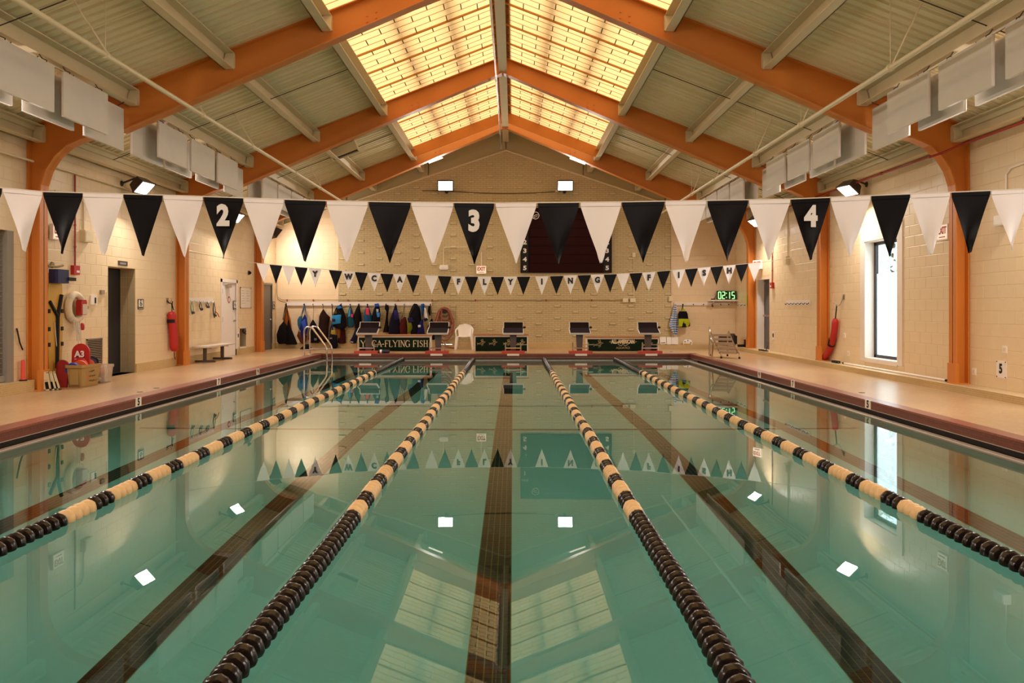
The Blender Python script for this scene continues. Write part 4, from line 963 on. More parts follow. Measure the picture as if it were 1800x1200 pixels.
def kickboard(label, c, R, w_, h_, mt, th=.04):
    t = thing('kickboard', label, 'kickboard', c, 'foam kickboards in and by the tote')
    poly = [(-w_/2, 0), (w_/2, 0)]+[(w_/2*math.cos(a), h_-w_/2+w_/2*math.sin(a)) for a in [PI*k/10 for k in range(11)]]
    m = MB(); m.prism(poly, 'Y', -th/2, th/2); m.v = [tuple(Vector(c)+R @ Vector(v)) for v in m.v]; m.build('board', mt, t)
    return t
I3 = Matrix.Identity(3)
t = kickboard('tall red kickboard lettered A3 standing in the tan tote', (-7.66, 14.3, .3), Matrix.Rotation(-.05, 3, 'X'), .31, .62, red)
text('lettering', 'A3', .15, FRONT, paintw, t, .006, origin=(-7.655, 14.262, .73)); MB().box(-7.74, -7.57, 14.25, 14.262, .645, .655).build('underline', paintw, t, False)
kickboard('dark red kickboard standing on the deck left of the tan tote', (-7.84, 14.02, D), Matrix.Rotation(-.04, 3, 'X') @ Matrix.Rotation(.04, 3, 'Y'), .2, .48, mat('dark red', '8e1c18', .5))
kickboard('blue kickboard lying across the front of the tan tote', (-7.62, 14.06, .31), Matrix.Rotation(.25, 3, 'X') @ Matrix.Rotation(-.05, 3, 'Y'), .27, .3, mat('blue foam', '20409a', .55))
kickboard('orange kickboard behind the blue one in the tan tote', (-7.56, 14.14, .31), Matrix.Rotation(.15, 3, 'X') @ Matrix.Rotation(.03, 3, 'Y'), .25, .33, mat('orange foam', 'e0602c', .55))
kickboard('red kickboard showing low between the orange and tall boards', (-7.6, 14.2, .3), Matrix.Rotation(.1, 3, 'X'), .28, .37, mat('red foam', 'c02a20', .55))
kickboard('narrow orange kickboard at the right end of the tan tote', (-7.56, 14.38, .3), Matrix.Rotation(.7, 3, 'Z'), .2, .34, mat('orange foam', 'e0602c', .55))
kickboard('dark purple kickboard at the right end of the tan tote', (-7.56, 14.45, .3), Matrix.Rotation(.7, 3, 'Z'), .2, .36, mat('purple foam', '3c2a5c', .55))
kickboard('black kickboard at the back right of the tan tote', (-7.55, 14.5, .3), Matrix.Rotation(.7, 3, 'Z'), .2, .375, black)
gm = bpy.data.materials.new('clear tub'); gm.use_nodes = True; b_ = gm.node_tree.nodes['Principled BSDF']; b_.inputs['Base Color'].default_value = lin('d8c8ba'); b_.inputs['Roughness'].default_value = .25; b_.inputs['Alpha'].default_value = .45
tote('clear_tote', 'clear plastic tote right of the tan tote at the doorway', -7.83, -7.5, 14.78, 15.2, .50, gm)
for i, (yy, zz, hx, lb) in enumerate(((14.98, .36, 'd86a4c', 'rolled coral towel in the clear tote'), (14.9, .25, 'c8b8a8', 'pale rolled towel in the clear tote'))):
    m = MB().loft([[(-7.68+.13*math.cos(a)*q, yy+.16*t_-0, zz+.055*math.sin(a)*q) for a in [2*PI*k/10 for k in range(10)]] for t_, q in ((-.9, .6), (-.8, 1), (.8, 1), (.9, .6))]); tag(m.build('towel_roll', mat('roll %d' % i, hx, .9)), lb, 'towel', 'rolls in the clear tote')
m = MB(); [m.tube(smoothpts([(-7.49, 14.8+.05*k, .5), (-7.475, 14.81+.05*k, .4), (-7.48, 14.8+.05*k, .28), (-7.485, 14.82+.05*k, .2)]), .01, 5) for k in range(2)]; tag(m.build('looped_cord', rope), 'white cords hanging over the clear tote edge', 'cord')
# lap counter cards
for k, (px, lean) in enumerate(((81, .18), (90, .26), (97, .3))):
    Y = 13.52+.03*k; x = XY(px, Y); R = Matrix.Rotation(lean, 3, 'Y').to_3x3(); R = Matrix.Rotation(-lean, 3, 'Y')
    t = thing('lap_card', 'cream lap counter card leaning on the orange column, %s' % ('tilted least, next to the column', 'the middle one of the three', 'with black edges, tilted most')[k], 'lap counter', (x, Y, D), 'lap counter cards')
    m = MB(); hw = .045; c = Vector((x+.03, Y, D))
    for q, s_ in (((-hw, 0, .15), (.025, .02, .3)), ((hw, 0, .15), (.025, .02, .3)), ((0, 0, .30), (.115, .02, .025)), ((0, 0, .16), (.09, .018, .03)), ((0, 0, .01), (.115, .02, .022)), ((0, 0, .24), (.09, .018, .14))): m.obox(c+R @ Vector(q), s_, R)
    m.build('card', mat('card', 'd8c49a', .6), t, False)
    if k < 3: MB().obox(c+R @ Vector((0, .012, .15)), (.125, .006, .32), R).build('card_back', black, t, False)
# hook rail with goggles
t = thing('hook_rail', 'short white hook rail on the left wall by the white door', 'hook rail', (WL, 20.9, 1.7))
MB().box(WL, WL+.02, 20.05, 21.8, 1.69, 1.8).build('board', white, t, False)
hk = MB().tube(smoothpts([(0, 0, .04), (.05, 0, 0), (.07, 0, .03)]), .008, 5).mesh('hook', alu)
for k in range(6): place('hook', hk, (WL+.02, 20.2+.29*k, 1.69), t)
for i, (y, hx, ln, lb) in enumerate(((20.2, '8fb0a4', .32, 'pale green swim goggles looped on the left wall hook rail next to the column'), (20.75, '4a3030', .22, 'dark bunch of swim goggles on the second hook of the left rail'), (21.2, '2e2624', .15, 'small dark goggles on the left hook rail'), (21.7, '2a1c20', .42, 'tangled goggles with a red strap on the hook by the white door'))):
    t = thing('swim_goggles', lb, 'goggles', (WL+.07, y, 1.68-ln), 'goggles on the left hook rail')
    m = MB(); rnd = random.Random(i)
    for k in range(3): m.tube(smoothpts([(WL+.06, y, 1.7), (WL+.07, y-.05-.02*k, 1.7-ln*.5), (WL+.08, y+rnd.uniform(-.04, .04), 1.7-ln*(.8+.1*k)), (WL+.08, y+.06, 1.7-ln*.5), (WL+.06, y+.01, 1.7)]), .009, 5)
    m.build('strap', mat('gog %d' % i, hx, .5), t)
    m = MB(); [m.lathe([(.0, -.012), (.03, -.01), (.034, .01), (.02, .018)], (WL+.1, y+s*.04, 1.7-ln*.85), 'X', 10) for s in (-1, 1)]; m.build('lens', dgrey, t)
    if i == 3: MB().tube(smoothpts([(WL+.09, y, 1.46), (WL+.1, y+.15, 1.4), (WL+.1, y+.28, 1.3)]), .012, 5).build('red_strap', red, t)
# bench
t = thing('wall_bench', 'long white topped bench on two T legs along the left wall', 'bench', (-7.8, 21.1, D))
MB().box(-8.02, -7.62, 20.15, 22.15, .545, .585).build('bench_top', mat('bench top', 'cfc3b4', .4), t)
for y in (20.5, 21.72):
    m = MB().box(-7.86, -7.78, y-.03, y+.03, D+.05, .545); m.build('leg', mat('bench leg', '5a5046', .45), t); MB().box(-8.06, -7.56, y-.035, y+.035, D, D+.05).build('foot', mat('bench foot', '4a4038', .5), t)
    MB().box(-7.98, -7.66, y-.03, y+.03, .52, .545).build('bracket', grey, t)
# white door, whiteboard, fountain niche
t = tag(MB().box(WL-.05, WL-.01, 22.46, 23.6, D, 2.27).build('door_2', white, org=(WL, 23, D)), kind='structure')
m = MB(); [m.box(WL-.05, WL+.02, *q) for q in ((22.36, 22.46, D, 2.36), (23.6, 23.7, D, 2.36), (22.36, 23.7, 2.27, 2.36))]; m.build('door_frame', white, t)
m = MB(); [m.box(WL-.01, WL+.012, 22.45, 22.5, z, z+.14) for z in (.42, 1.15, 1.95)]; m.build('hinge', dgrey, t)
m = MB(); m.box(WL-.01, WL+.07, 22.75, 23.05, 2.12, 2.2); m.tube([(WL+.05, 22.8, 2.21), (WL+.12, 23.2, 2.23), (WL+.02, 23.55, 2.25)], .012, 6); m.build('door_closer', alu, t)
m = MB(); m.lathe([(.03, 0), (.03, .03), (.012, .035), (.012, .07)], (WL-.01, 23.46, 1.18), 'X', 10); m.tube([(WL+.055, 23.46, 1.18), (WL+.055, 23.32, 1.18)], .012, 6); m.build('door_handle', alu, t)
m = MB(); m.lathe([(.10, 0), (.10, .004), (0, .004)], (WL-.01, 23.05, 1.78), 'X', 20); m.build('round_sign', mat('sign red', 'b04a38', .5), t)
m = MB(); m.lathe([(.06, .004), (.06, .007), (0, .007)], (WL-.01, 23.05, 1.78), 'X', 16); m.build('round_sign_centre', white, t)
t = plate('depth_sign', 'small white depth sign lettered 10 low beside the white door', 'sign', 23.68, 23.84, .62, .84, WL, .01, whitepl, 'depth signs on the walls'); text('numeral', '10', .15, ONL, black, t, .005, sx=.8, origin=(WL+.013, 23.76, .73))
t = plate('whiteboard', 'white notice board with faint rows of writing on the left wall', 'whiteboard', 23.95, 24.92, 1.54, 2.16, WL, .015, mat('board white', 'e6dccc', .3), None, alu)
m = MB(); rnd = random.Random(9)
for c_ in (0, 1):
    for r in range(6 if c_ == 0 else 5): 
        y = 24.05+.42*c_; z = 2.06-.075*r; l = rnd.uniform(.18, .34); m.tube([(WL+.0165, y+l*k/12, z+rnd.uniform(-.010, .010)) for k in range(13)], .003, 4)
m.build('handwriting', grey, t)
m = MB(); [m.box(WL+.01, WL+.024, y, y+.03, z, z+.03) for y in (23.945, 24.895) for z in (1.535, 2.135)]; m.build('corner_clip', black, t)
t = thing('fountain_niche', 'recessed drinking fountain niche low on the left wall under the whiteboard', 'drinking fountain', (WL-.1, 24.2, .38))
m = MB(); m.box(WL-.3, WL-.28, 23.9, 24.5, .38, .94); m.box(WL-.3, WL-.005, 23.9, 23.915, .38, .94); m.box(WL-.3, WL-.005, 24.485, 24.5, .38, .94); m.box(WL-.3, WL-.005, 23.9, 24.5, .38, .395); m.box(WL-.3, WL-.005, 23.9, 24.5, .925, .94); m.build('niche', mat('niche', 'a89878', .4), t, False)
m = MB(); [m.box(WL, WL+.008, *q) for q in ((23.87, 23.9, .35, .97), (24.5, 24.53, .35, .97), (23.87, 24.53, .35, .38), (23.87, 24.53, .94, .97))]; m.build('rim', white, t, False)
m = MB(); m.lathe([(.05, -.04), (.07, 0), (.05, .05)], (WL-.02, 24.38, .84), 'X', 12); m.tube([(WL-.02, 24.38, .8), (WL+.05, 24.34, .76)], .02, 6); m.build('spout', dgrey, t)
# grey corner door
t = tag(MB().box(WL-.06, WL-.02, 26.0, 27.1, D, 2.3).build('door_3', mat('grey door', '6e665c', .5), org=(WL, 26.5, D)), kind='structure')
m = MB(); [m.box(WL-.08, WL+.015, *q) for q in ((25.94, 26.0, D, 2.36), (27.1, 27.16, D, 2.36), (25.94, 27.16, 2.3, 2.36))]; m.build('door_frame', mat('grey frame', '7a7064', .5), t)
m = MB(); m.lathe([(.035, 0), (.035, .02), (.02, .05), (.03, .07), (0, .08)], (WL-.02, 26.98, 1.15), 'X', 10); m.build('door_knob', alu, t)
# fire alarm pulls, exit signs, conduits and boxes
def alarm(label, X, Y, z0, ztop):
    s = 1 if X < 0 else -1
    t = thing('fire_alarm', label, 'fire alarm', (X, Y, z0), 'red fire alarms with pipes')
    MB().tube([(X+s*.03, Y, z0+.12), (X+s*.03, Y, ztop)], .016, 8).build('conduit', redpaint, t)
    m = MB().box(min(X, X+s*.07), max(X, X+s*.07), Y-.1, Y+.1, z0, z0+.17); m.build('alarm_box', red, t); MB().box(X+s*.07-.003, X+s*.07+.003, Y-.02, Y+.08, z0+.04, z0+.08).build('pull_bar', whitepl, t)
    m = MB(); [m.lathe([(.022, 0), (.022, .03)], (X+s*.03, Y, z), 'Z', 8) for z in (z0+.9, z0+.5)]; m.build('coupling', redpaint, t)
alarm('red fire alarm box at the foot of a red pipe on the left wall', WL, 14.88, 2.16, 4.0)
alarm('red fire alarm box at the foot of a red pipe on the right wall', WR, 23.6, 2.12, 4.2)
ex = emis('exit face', 'ffe8cc', .5); exr = mat('exit red', 'b02c1c', .5)
def exit_sign(label, c, fac, stem=None):
    t = thing('exit_sign', label, 'exit sign', c, 'EXIT signs'); c = Vector(c); r = Vector(fac[0]); n = r.cross(Vector(EZ)); R = Matrix((r, -n, Vector(EZ))).transposed()
    MB().obox(c, (.34, .06, .27), R).build('housing', whitepl, t); MB().obox(c+n*.031, (.31, .004, .24), R).build('face', ex, t)
    text('lettering', 'EXIT', .17, fac, exr, t, .007, sx=.78, origin=c+n*.036+Vector((0, 0, .025))); MB().obox(c+n*.035+Vector((0, 0, -.085)), (.2, .004, .018), R).build('underline', exr, t)
    m = MB()
    if stem: m.tube([c+Vector((0, 0, .13)), c+Vector((0, 0, stem))], .01, 6)
    m.obox(c-n*.06, (.1, .1, .1), R)
    m.build('mount', whitepl, t)
exit_sign('EXIT sign on the left wall behind the orange column', (WL+.08, 14.2, ZY(408, 14.2)), ONL)
exit_sign('EXIT sign on the right wall beside the nearest right column', (WR-.08, 14.1, ZY(408, 14.1)), ONR)
exit_sign('EXIT sign on a thin stem on the brick end wall', (XY(846, 27.4), 27.45, ZY(474, 27.4)), FRONT, .6)
exit_sign('EXIT sign over the dark exit door in the far right corner', (WR-.12, 24.7, ZY(465, 24.7)), ((.5, -.866, 0), EZ))
def wallbox(label, pts, boxc, size, mt, X):
    t = thing('conduit_box', label, 'junction box', boxc, 'conduit boxes on the walls')
    MB().tube(pts, .014, 6).build('conduit', mt, t); MB().obox(boxc, size).build('box', mt, t); MB().obox((boxc[0]+(.0 if abs(X) < 1 else (size[0]/2+.003)*(1 if X < 0 else -1)), boxc[1]-(size[1]/2+.003 if abs(X) < 1 else 0), boxc[2]), (size[0]*.85 if abs(X) < 1 else .006, size[1]*.85 if abs(X) > 1 else .006, size[2]*.8)).build('cover', mt, t)
wallbox('cream junction box under a bent conduit near the left alarm pipe', [(WL+.02, 14.25, 3.62), (WL+.02, 15.1, 3.6), (WL+.02, 15.2, 3.52), (WL+.02, 15.2, 3.0)], (WL+.05, 15.25, 2.9), (.1, .3, .22), cream, WL)
wallbox('cream junction box on a straight conduit in the middle of the right wall', [(WR-.02, 22.3, 4.3), (WR-.02, 22.3, 2.95)], (WR-.05, 22.3, 2.86), (.1, .22, .22), cream, WR)
wallbox('cream emergency box at the right end of the right wall', [(WR-.02, 11.6, 3.72), (WR-.02, 12.3, 3.68), (WR-.02, 12.42, 3.6), (WR-.02, 12.42, 2.98)], (WR-.06, 12.45, 2.9), (.12, .26, .16), whitepl, WR)
def outlet(label, X, Y, z, w_=.11, h_=.11):
    t = plate('wall_outlet', label, 'outlet', Y-w_/2, Y+w_/2, z-h_/2, z+h_/2, X, .014, whitepl, 'small wall plates'); MB().obox((X+(.016 if X < 0 else -.016), Y, z), (.006, w_*.5, h_*.5)).build('cover', wallpaint, t)
outlet('white outlet plate above the sign lettered 5', WR, YX(1767, WR), ZY(614, YX(1767, WR)))
outlet('white outlet plate low beside the nearest right column', WR, YX(1713, WR), ZY(653, YX(1713, WR)))
outlet('white outlet plate between the slanted rescue tube and the window', WR, YX(1485, WR), ZY(589, YX(1485, WR)))
outlet('white outlet plate low left of the bright window', WR, YX(1492, WR), ZY(621, YX(1492, WR)))
Y5 = YX(1761, WR); t = plate('depth_sign', 'white depth sign with a black 5 on the right wall', 'sign', Y5-.13, Y5+.13, ZY(664, Y5), ZY(634, Y5), WR, .01, whitepl, 'depth signs on the walls'); text('numeral', '5', .2, ONR, black, t, .008, sx=.85, origin=(WR-.013, Y5+.01, ZY(648.5, Y5)))
m = MB(); [m.lathe([(.01, 0), (.01, .005)], (WR-.015, Y5+a, z), 'X', 6) for a in (-.11, .11) for z in (ZY(664, Y5)+.015, ZY(634, Y5)-.015)]; m.build('screw', black, t)
t = plate('depth_sign', 'small white depth sign lettered 10 beside the dark exit door', 'sign', 23.5, 23.68, .62, .86, WR, .01, whitepl, 'depth signs on the walls'); text('numeral', '10', .16, ONR, black, t, .005, sx=.8, origin=(WR-.013, 23.59, .74))
t = thing('camera_dome', 'small dark dome camera on the left wall above the whiteboard', 'camera', (WL, 24.7, 2.6)); MB().lathe([(.06, 0), (.06, .03), (.05, .06), (.025, .09), (0, .1)], (WL, 24.7, 2.62), 'X', 12).build('dome', black, t); MB().lathe([(.075, 0), (.075, .02)], (WL, 24.7, 2.62), 'X', 12).build('mount_ring', grey, t)
# ================================================================== RIGHT SIDE
frost = bpy.data.materials.new('frosted film'); frost.use_nodes = True; nt = frost.node_tree
for n in list(nt.nodes): nt.nodes.remove(n)
out = nt.nodes.new('ShaderNodeOutputMaterial'); tr = nt.nodes.new('ShaderNodeBsdfTranslucent'); tr.inputs[0].default_value = (.92, .98, 1, 1)
tp = nt.nodes.new('ShaderNodeBsdfTransparent'); tp.inputs[0].default_value = (.9, .97, 1, 1); mx = nt.nodes.new('ShaderNodeMixShader'); mx.inputs[0].default_value = .35
nt.links.new(tr.outputs[0], mx.inputs[1]); nt.links.new(tp.outputs[0], mx.inputs[2]); nt.links.new(mx.outputs[0], out.inputs[0])
glass = bpy.data.materials.new('clear glass'); glass.use_nodes = True; nt = glass.node_tree
for n in list(nt.nodes): nt.nodes.remove(n)
out = nt.nodes.new('ShaderNodeOutputMaterial'); tp = nt.nodes.new('ShaderNodeBsdfTransparent'); tp.inputs[0].default_value = (.9, .96, .98, 1); gl = nt.nodes.new('ShaderNodeBsdfGlossy'); gl.inputs['Roughness'].default_value = .02
mx = nt.nodes.new('ShaderNodeMixShader'); fr = nt.nodes.new('ShaderNodeFresnel'); fr.inputs[0].default_value = 1.45
nt.links.new(fr.outputs[0], mx.inputs[0]); nt.links.new(tp.outputs[0], mx.inputs[1]); nt.links.new(gl.outputs[0], mx.inputs[2]); nt.links.new(mx.outputs[0], out.inputs[0])
for wi, y0 in enumerate((15.96, 9.98, 4.0)):
    y1, z0, z1 = y0+1.49, .47, 2.97
    win = thing(f'window_{wi+1}', None, None, (WR, y0+.745, .47), kind='structure')
    wt = mat('window trim', 'e6d8c8', .45)
    m = MB(); [m.box(WR-.02, WR, *q) for q in ((y0-.22, y0, z0-.06, z1+.3), (y1, y1+.2, z0-.06, z1+.3), (y0, y1, z1, z1+.3), (y0-.0, y1, z0-.08, z0))]; m.build('trim', wt, win)
    m = MB(); [m.box(WR-.01, WR+.3, *q) for q in ((y0, y0+.015, z0, z1), (y1-.015, y1, z0, z1), (y0, y1, z1-.015, z1), (y0, y1, z0, z0+.015))]; m.build('reveal', white, win)
    XG = WR+.22; fm_ = mat('dark window frame', '26201e', .4)
    m = MB(); [m.box(XG-.03, XG+.03, *q) for q in ((y0+.015, y0+.07, z0, z1), (y1-.09, y1-.015, z0, z1), (y0, y1, z1-.08, z1-.015), (y0, y1, z0+.015, z0+.08))]; m.build('frame', fm_, win)
    zs = 2.28
    m = MB(); m.add([(XG, y0, zs), (XG, y1, zs), (XG, y1, z1), (XG, y0, z1)], [(0, 3, 2, 1)]); m.build('pane', glass, win)
    m = MB(); m.add([(XG, y0, z0), (XG, y1, z0), (XG, y1, zs), (XG, y0, zs)], [(0, 1, 2, 3)]); m.build('frosted_pane', frost, win)
# greenery outside the window
leaf = mat('pale leaves', 'd2e4d6', .6, var=.3, scale=3); rnd = random.Random(5); m = MB()
for _ in range(900):
    c = Vector((11.5+rnd.gauss(0, .5), 24.4+rnd.gauss(0, 1.0), 2.2+rnd.random()*2.6)); a, b = Vector([rnd.gauss(0, 1) for _ in range(3)]).normalized()*.14, Vector([rnd.gauss(0, 1) for _ in range(3)]).normalized()*.08
    m.add([c-a, c+b, c+a, c-b], [(0, 1, 2, 3)])
t = thing('garden_tree', 'pale leafy tree outside the tall right window', 'tree', (11.5, 24.4, -.2)); o = m.build('foliage', leaf, t, False); o['kind'] = 'stuff'
MB().tube([(11.5, 24.4, -.2), (11.45, 24.45, 1.5), (11.5, 24.4, 3.5)], [.16, .12, .05], 8).build('trunk', mat('bark', '5a4634', .9), t)
# exit door on the right
t = tag(MB().box(WR+.2, WR+.24, 23.93, 25.12, .28, 2.42).build('door_4', mat('exit door', '4c4440', .45), org=(WR, 24.5, .28)), kind='structure')
m = MB(); [m.box(WR-.006, WR+.32, *q) for q in ((25.105, 25.122, .28, 2.42), (23.925, 23.94, .28, 2.42), (23.93, 25.12, 2.41, 2.425))]; m.build('reveal', white, t)
m = MB(); m.box(WR+.185, WR+.2, 24.35, 24.85, .5, 2.25); m.build('door_glass', mat('door glass', '2c2826', .1), t)
m = MB(); m.box(WR+.13, WR+.2, 24.1, 25.0, 1.28, 1.34); m.build('push_bar', alu, t)
m = MB(); m.box(WR+.16, WR+.2, 24.9, 25.0, 2.28, 2.34); m.build('door_closer', alu, t)
# right hook rail
def rail(label, board, hooks, mt=white):
    t = thing('hook_rail', label, 'hook rail', board[:3]); MB().box(*board[3]).build('board', mt, t, False)
    return t
t = thing('hook_rail', 'short white hook rail on the right wall between door and column', 'hook rail', (WR, 21.4, 1.65))
MB().box(WR-.02, WR, 20.6, 22.4, 1.62, 1.75).build('board', white, t, False)
hkr = MB().tube(smoothpts([(0, 0, .04), (-.05, 0, 0), (-.07, 0, .03)]), .01, 5).mesh('hook', dgrey)
for k in range(7): place('hook', hkr, (WR-.02, 20.7+.27*k, 1.64), t)
# pole on the right curb, small things
t = thing('cleaning_pole', 'long white pole lying on the tiled ledge under the window', 'pole', (7.45, 15.9, .3)); MB().tube([(7.46, 13.9, .302), (7.46, 18.2, .302)], .02, 10).build('pole', whitepl, t)
for y in (13.87, 18.2): MB().tube([(7.46, y, .302), (7.46, y+.06, .302)], .022, 10).build('end_cap', black, t)
t = thing('drain_brush', 'small black brush lying on the right ledge by the slanted rescue tube', 'brush', (7.45, 18.65, .282)); MB().obox((7.43, 18.6, .31), (.09, .3, .05)).build('head', black, t); MB().tube([(7.43, 18.5, .31), (7.4, 18.35, .3)], .015, 6).build('handle', dgrey, t)
t = thing('door_wedge', 'flat dark plate on the ledge at the exit door', 'door stop', (7.4, 23.7, .282)); m = MB(); m.prism([(23.45, .282), (24.05, .282), (24.05, .32), (23.5, .31)], 'X', 7.3, 7.42); m.build('plate', black, t); MB().tube([(7.36, 23.5, .31), (7.38, 23.42, .46)], .012, 6).build('handle', dgrey, t)
# ================================================================== FAR WALL THINGS
YW = WF-.03
def bx(px): return XY(px, YW)
def bz(py): return ZY(py, YW)
t = thing('conduit_run', 'long grey conduit along the end wall above the bags', 'conduit', (0, YW, bz(528)))
m = MB(); m.tube([(bx(1108), YW-.02, bz(527.5)), (bx(496), YW-.02, bz(527)), (bx(488), YW-.02, bz(522)), (bx(487), YW-.02, bz(514)), (bx(487), YW-.02, bz(484))], .012, 6); m.build('conduit', mat('conduit', '9a8458', .5), t)
for px in (1099, 1112): MB().box(bx(px)-.09, bx(px)+.09, YW-.08, YW+.01, bz(531), bz(524)).build('box', cream, t)
m = MB(); [m.box(bx(p)-.02, bx(p)+.02, YW-.04, YW+.01, bz(529), bz(526)) for p in (505, 551, 612, 700, 760, 836, 960, 1040)]; m.build('clip', redpaint, t)
t = thing('conduit_run', 'thin conduit dropping down the brick edge beside the scoreboard', 'conduit', (bx(1181), YW, bz(525))); MB().tube([(bx(1272), YW-.02, bz(515)), (bx(1272), YW-.02, bz(452)), (bx(1268), YW-.02, bz(449)), (bx(1076), YW-.02, bz(449))], .011, 6).build('conduit', cream, t)
MB().tube([(bx(1180), YW-.03, bz(345)), (bx(1180), YW-.03, bz(522))], .014, 6).build('drop', cream, t); MB().box(bx(1180)-.09, bx(1180)+.04, YW-.08, YW+.01, bz(529), bz(520)).build('box', cream, t)
MB().box(bx(1114)-.05, bx(1114)+.05, YW-.06, YW+.01, bz(452), bz(444)).build('box', cream, t); MB().tube([(bx(1114), YW-.02, bz(449)), (bx(1114), YW-.02, bz(526))], .010, 6).build('drop', cream, t)
pts = [(XY(x, YW), YW-.01, ZY(y, YW)) for x, y in ((742, 335), (790, 336), (840, 339), (888, 340), (940, 339), (985, 336))]
t = thing('conduit_run', 'sagging cable between the two gable flood lights', 'cable', (0, YW, bz(338))); MB().tube(smoothpts(pts), .014, 6).build('cable', mat('cable', '5a4a34', .6), t); MB().box(bx(976), bx(982), YW-.05, YW, bz(338), bz(334)).build('box', cream, t)
t = thing('emergency_light', 'white twin emergency box on a bent conduit left of the end wall EXIT sign', 'emergency light', (bx(780), YW, bz(471)))
MB().box(bx(773.5), bx(787.5), YW-.09, YW+.01, bz(474), bz(466)).build('box', whitepl, t); MB().tube([(bx(780), YW-.03, bz(467)), (bx(780), YW-.03, bz(437)), (bx(783), YW-.03, bz(434.5)), (bx(822), YW-.03, bz(434.5))], .014, 6).build('conduit', cream, t)
m = MB(); [m.lathe([(.05, -.03), (.05, .03)], (bx(p), YW-.1, bz(470.5)), 'Y', 10) for p in (775, 786)]; m.build('lamp_head', whitepl, t)
# scoreboard
t = thing('scoreboard', 'large dark maroon scoreboard with lane numbers on the brick end wall', 'scoreboard', (bx(995), YW, 2.7))
x0, x1, z0, z1 = bx(915), bx(1074.5), bz(479.3), bz(366)
ys = YW-.14
MB().box(x0, x1, ys, YW+.01, z0, z1).build('cabinet', mat('score cabinet', '180808', .8, spec=.1), t)
maroon = mat('score panel', '260706', .75, spec=.12)
rows = 8
for k in range(rows):
    a = bz(478.5-k*15.4); b = bz(478.5-(k+1)*15.4+.8); b = min(b, z1-.02)
    if b-a > .05: MB().box(bx(930.5), bx(1060), ys-.015, ys, a, b).build('panel', maroon, t, False)
for px in (922.5, 1066.5):
    MB().box(bx(px-6.5), bx(px+6.5), ys-.012, ys, z0+.01, z1-.35).build('number_panel', black, t, False)
    for i, s in enumerate('54321'): text('numeral', s, .2, FRONT, paintw, t, .008, sx=1.25, origin=(bx(px), ys-.014, bz(471.5-15*i)))
    text('lettering', 'LANE', .085, FRONT, paintw, t, .002, sx=1.15, origin=(bx(px), ys-.014, bz(399)))
m = MB(); cx, cz = bx(941), bz(379.5); m.tube([(cx+.12*math.cos(a), ys-.012, cz+.12*math.sin(a)) for a in [2*PI*k/20 for k in range(20)]], .014, 4, closed=True); m.tube([(cx-.07, ys-.012, cz-.04), (cx, ys-.012, cz+.02), (cx+.08, ys-.012, cz+.02)], .014, 4); m.tube([(cx-.07, ys-.012, cz-.08), (cx+.07, ys-.012, cz-.02)], .012, 4); m.build('round_emblem', paintw, t)
m = MB(); [m.box(bx(1020+4*k), bx(1022.5+4*k), ys-.014, ys, bz(379), bz(374+abs(k-2)*.8)) for k in range(5)]; m.box(bx(1018), bx(1041), ys-.014, ys, bz(381), bz(380)); m.build('crest', paintw, t, False)
rnd = random.Random(2); m = MB(); pts = []
for k in range(60): pts.append((bx(958+.9*k), ys-.012, bz(377)+.035*math.sin(k*1.9)+rnd.uniform(-.02, .02)))
m.tube(pts, .008, 4); m.build('script_line', mat('script', '8a7a72', .6), t)
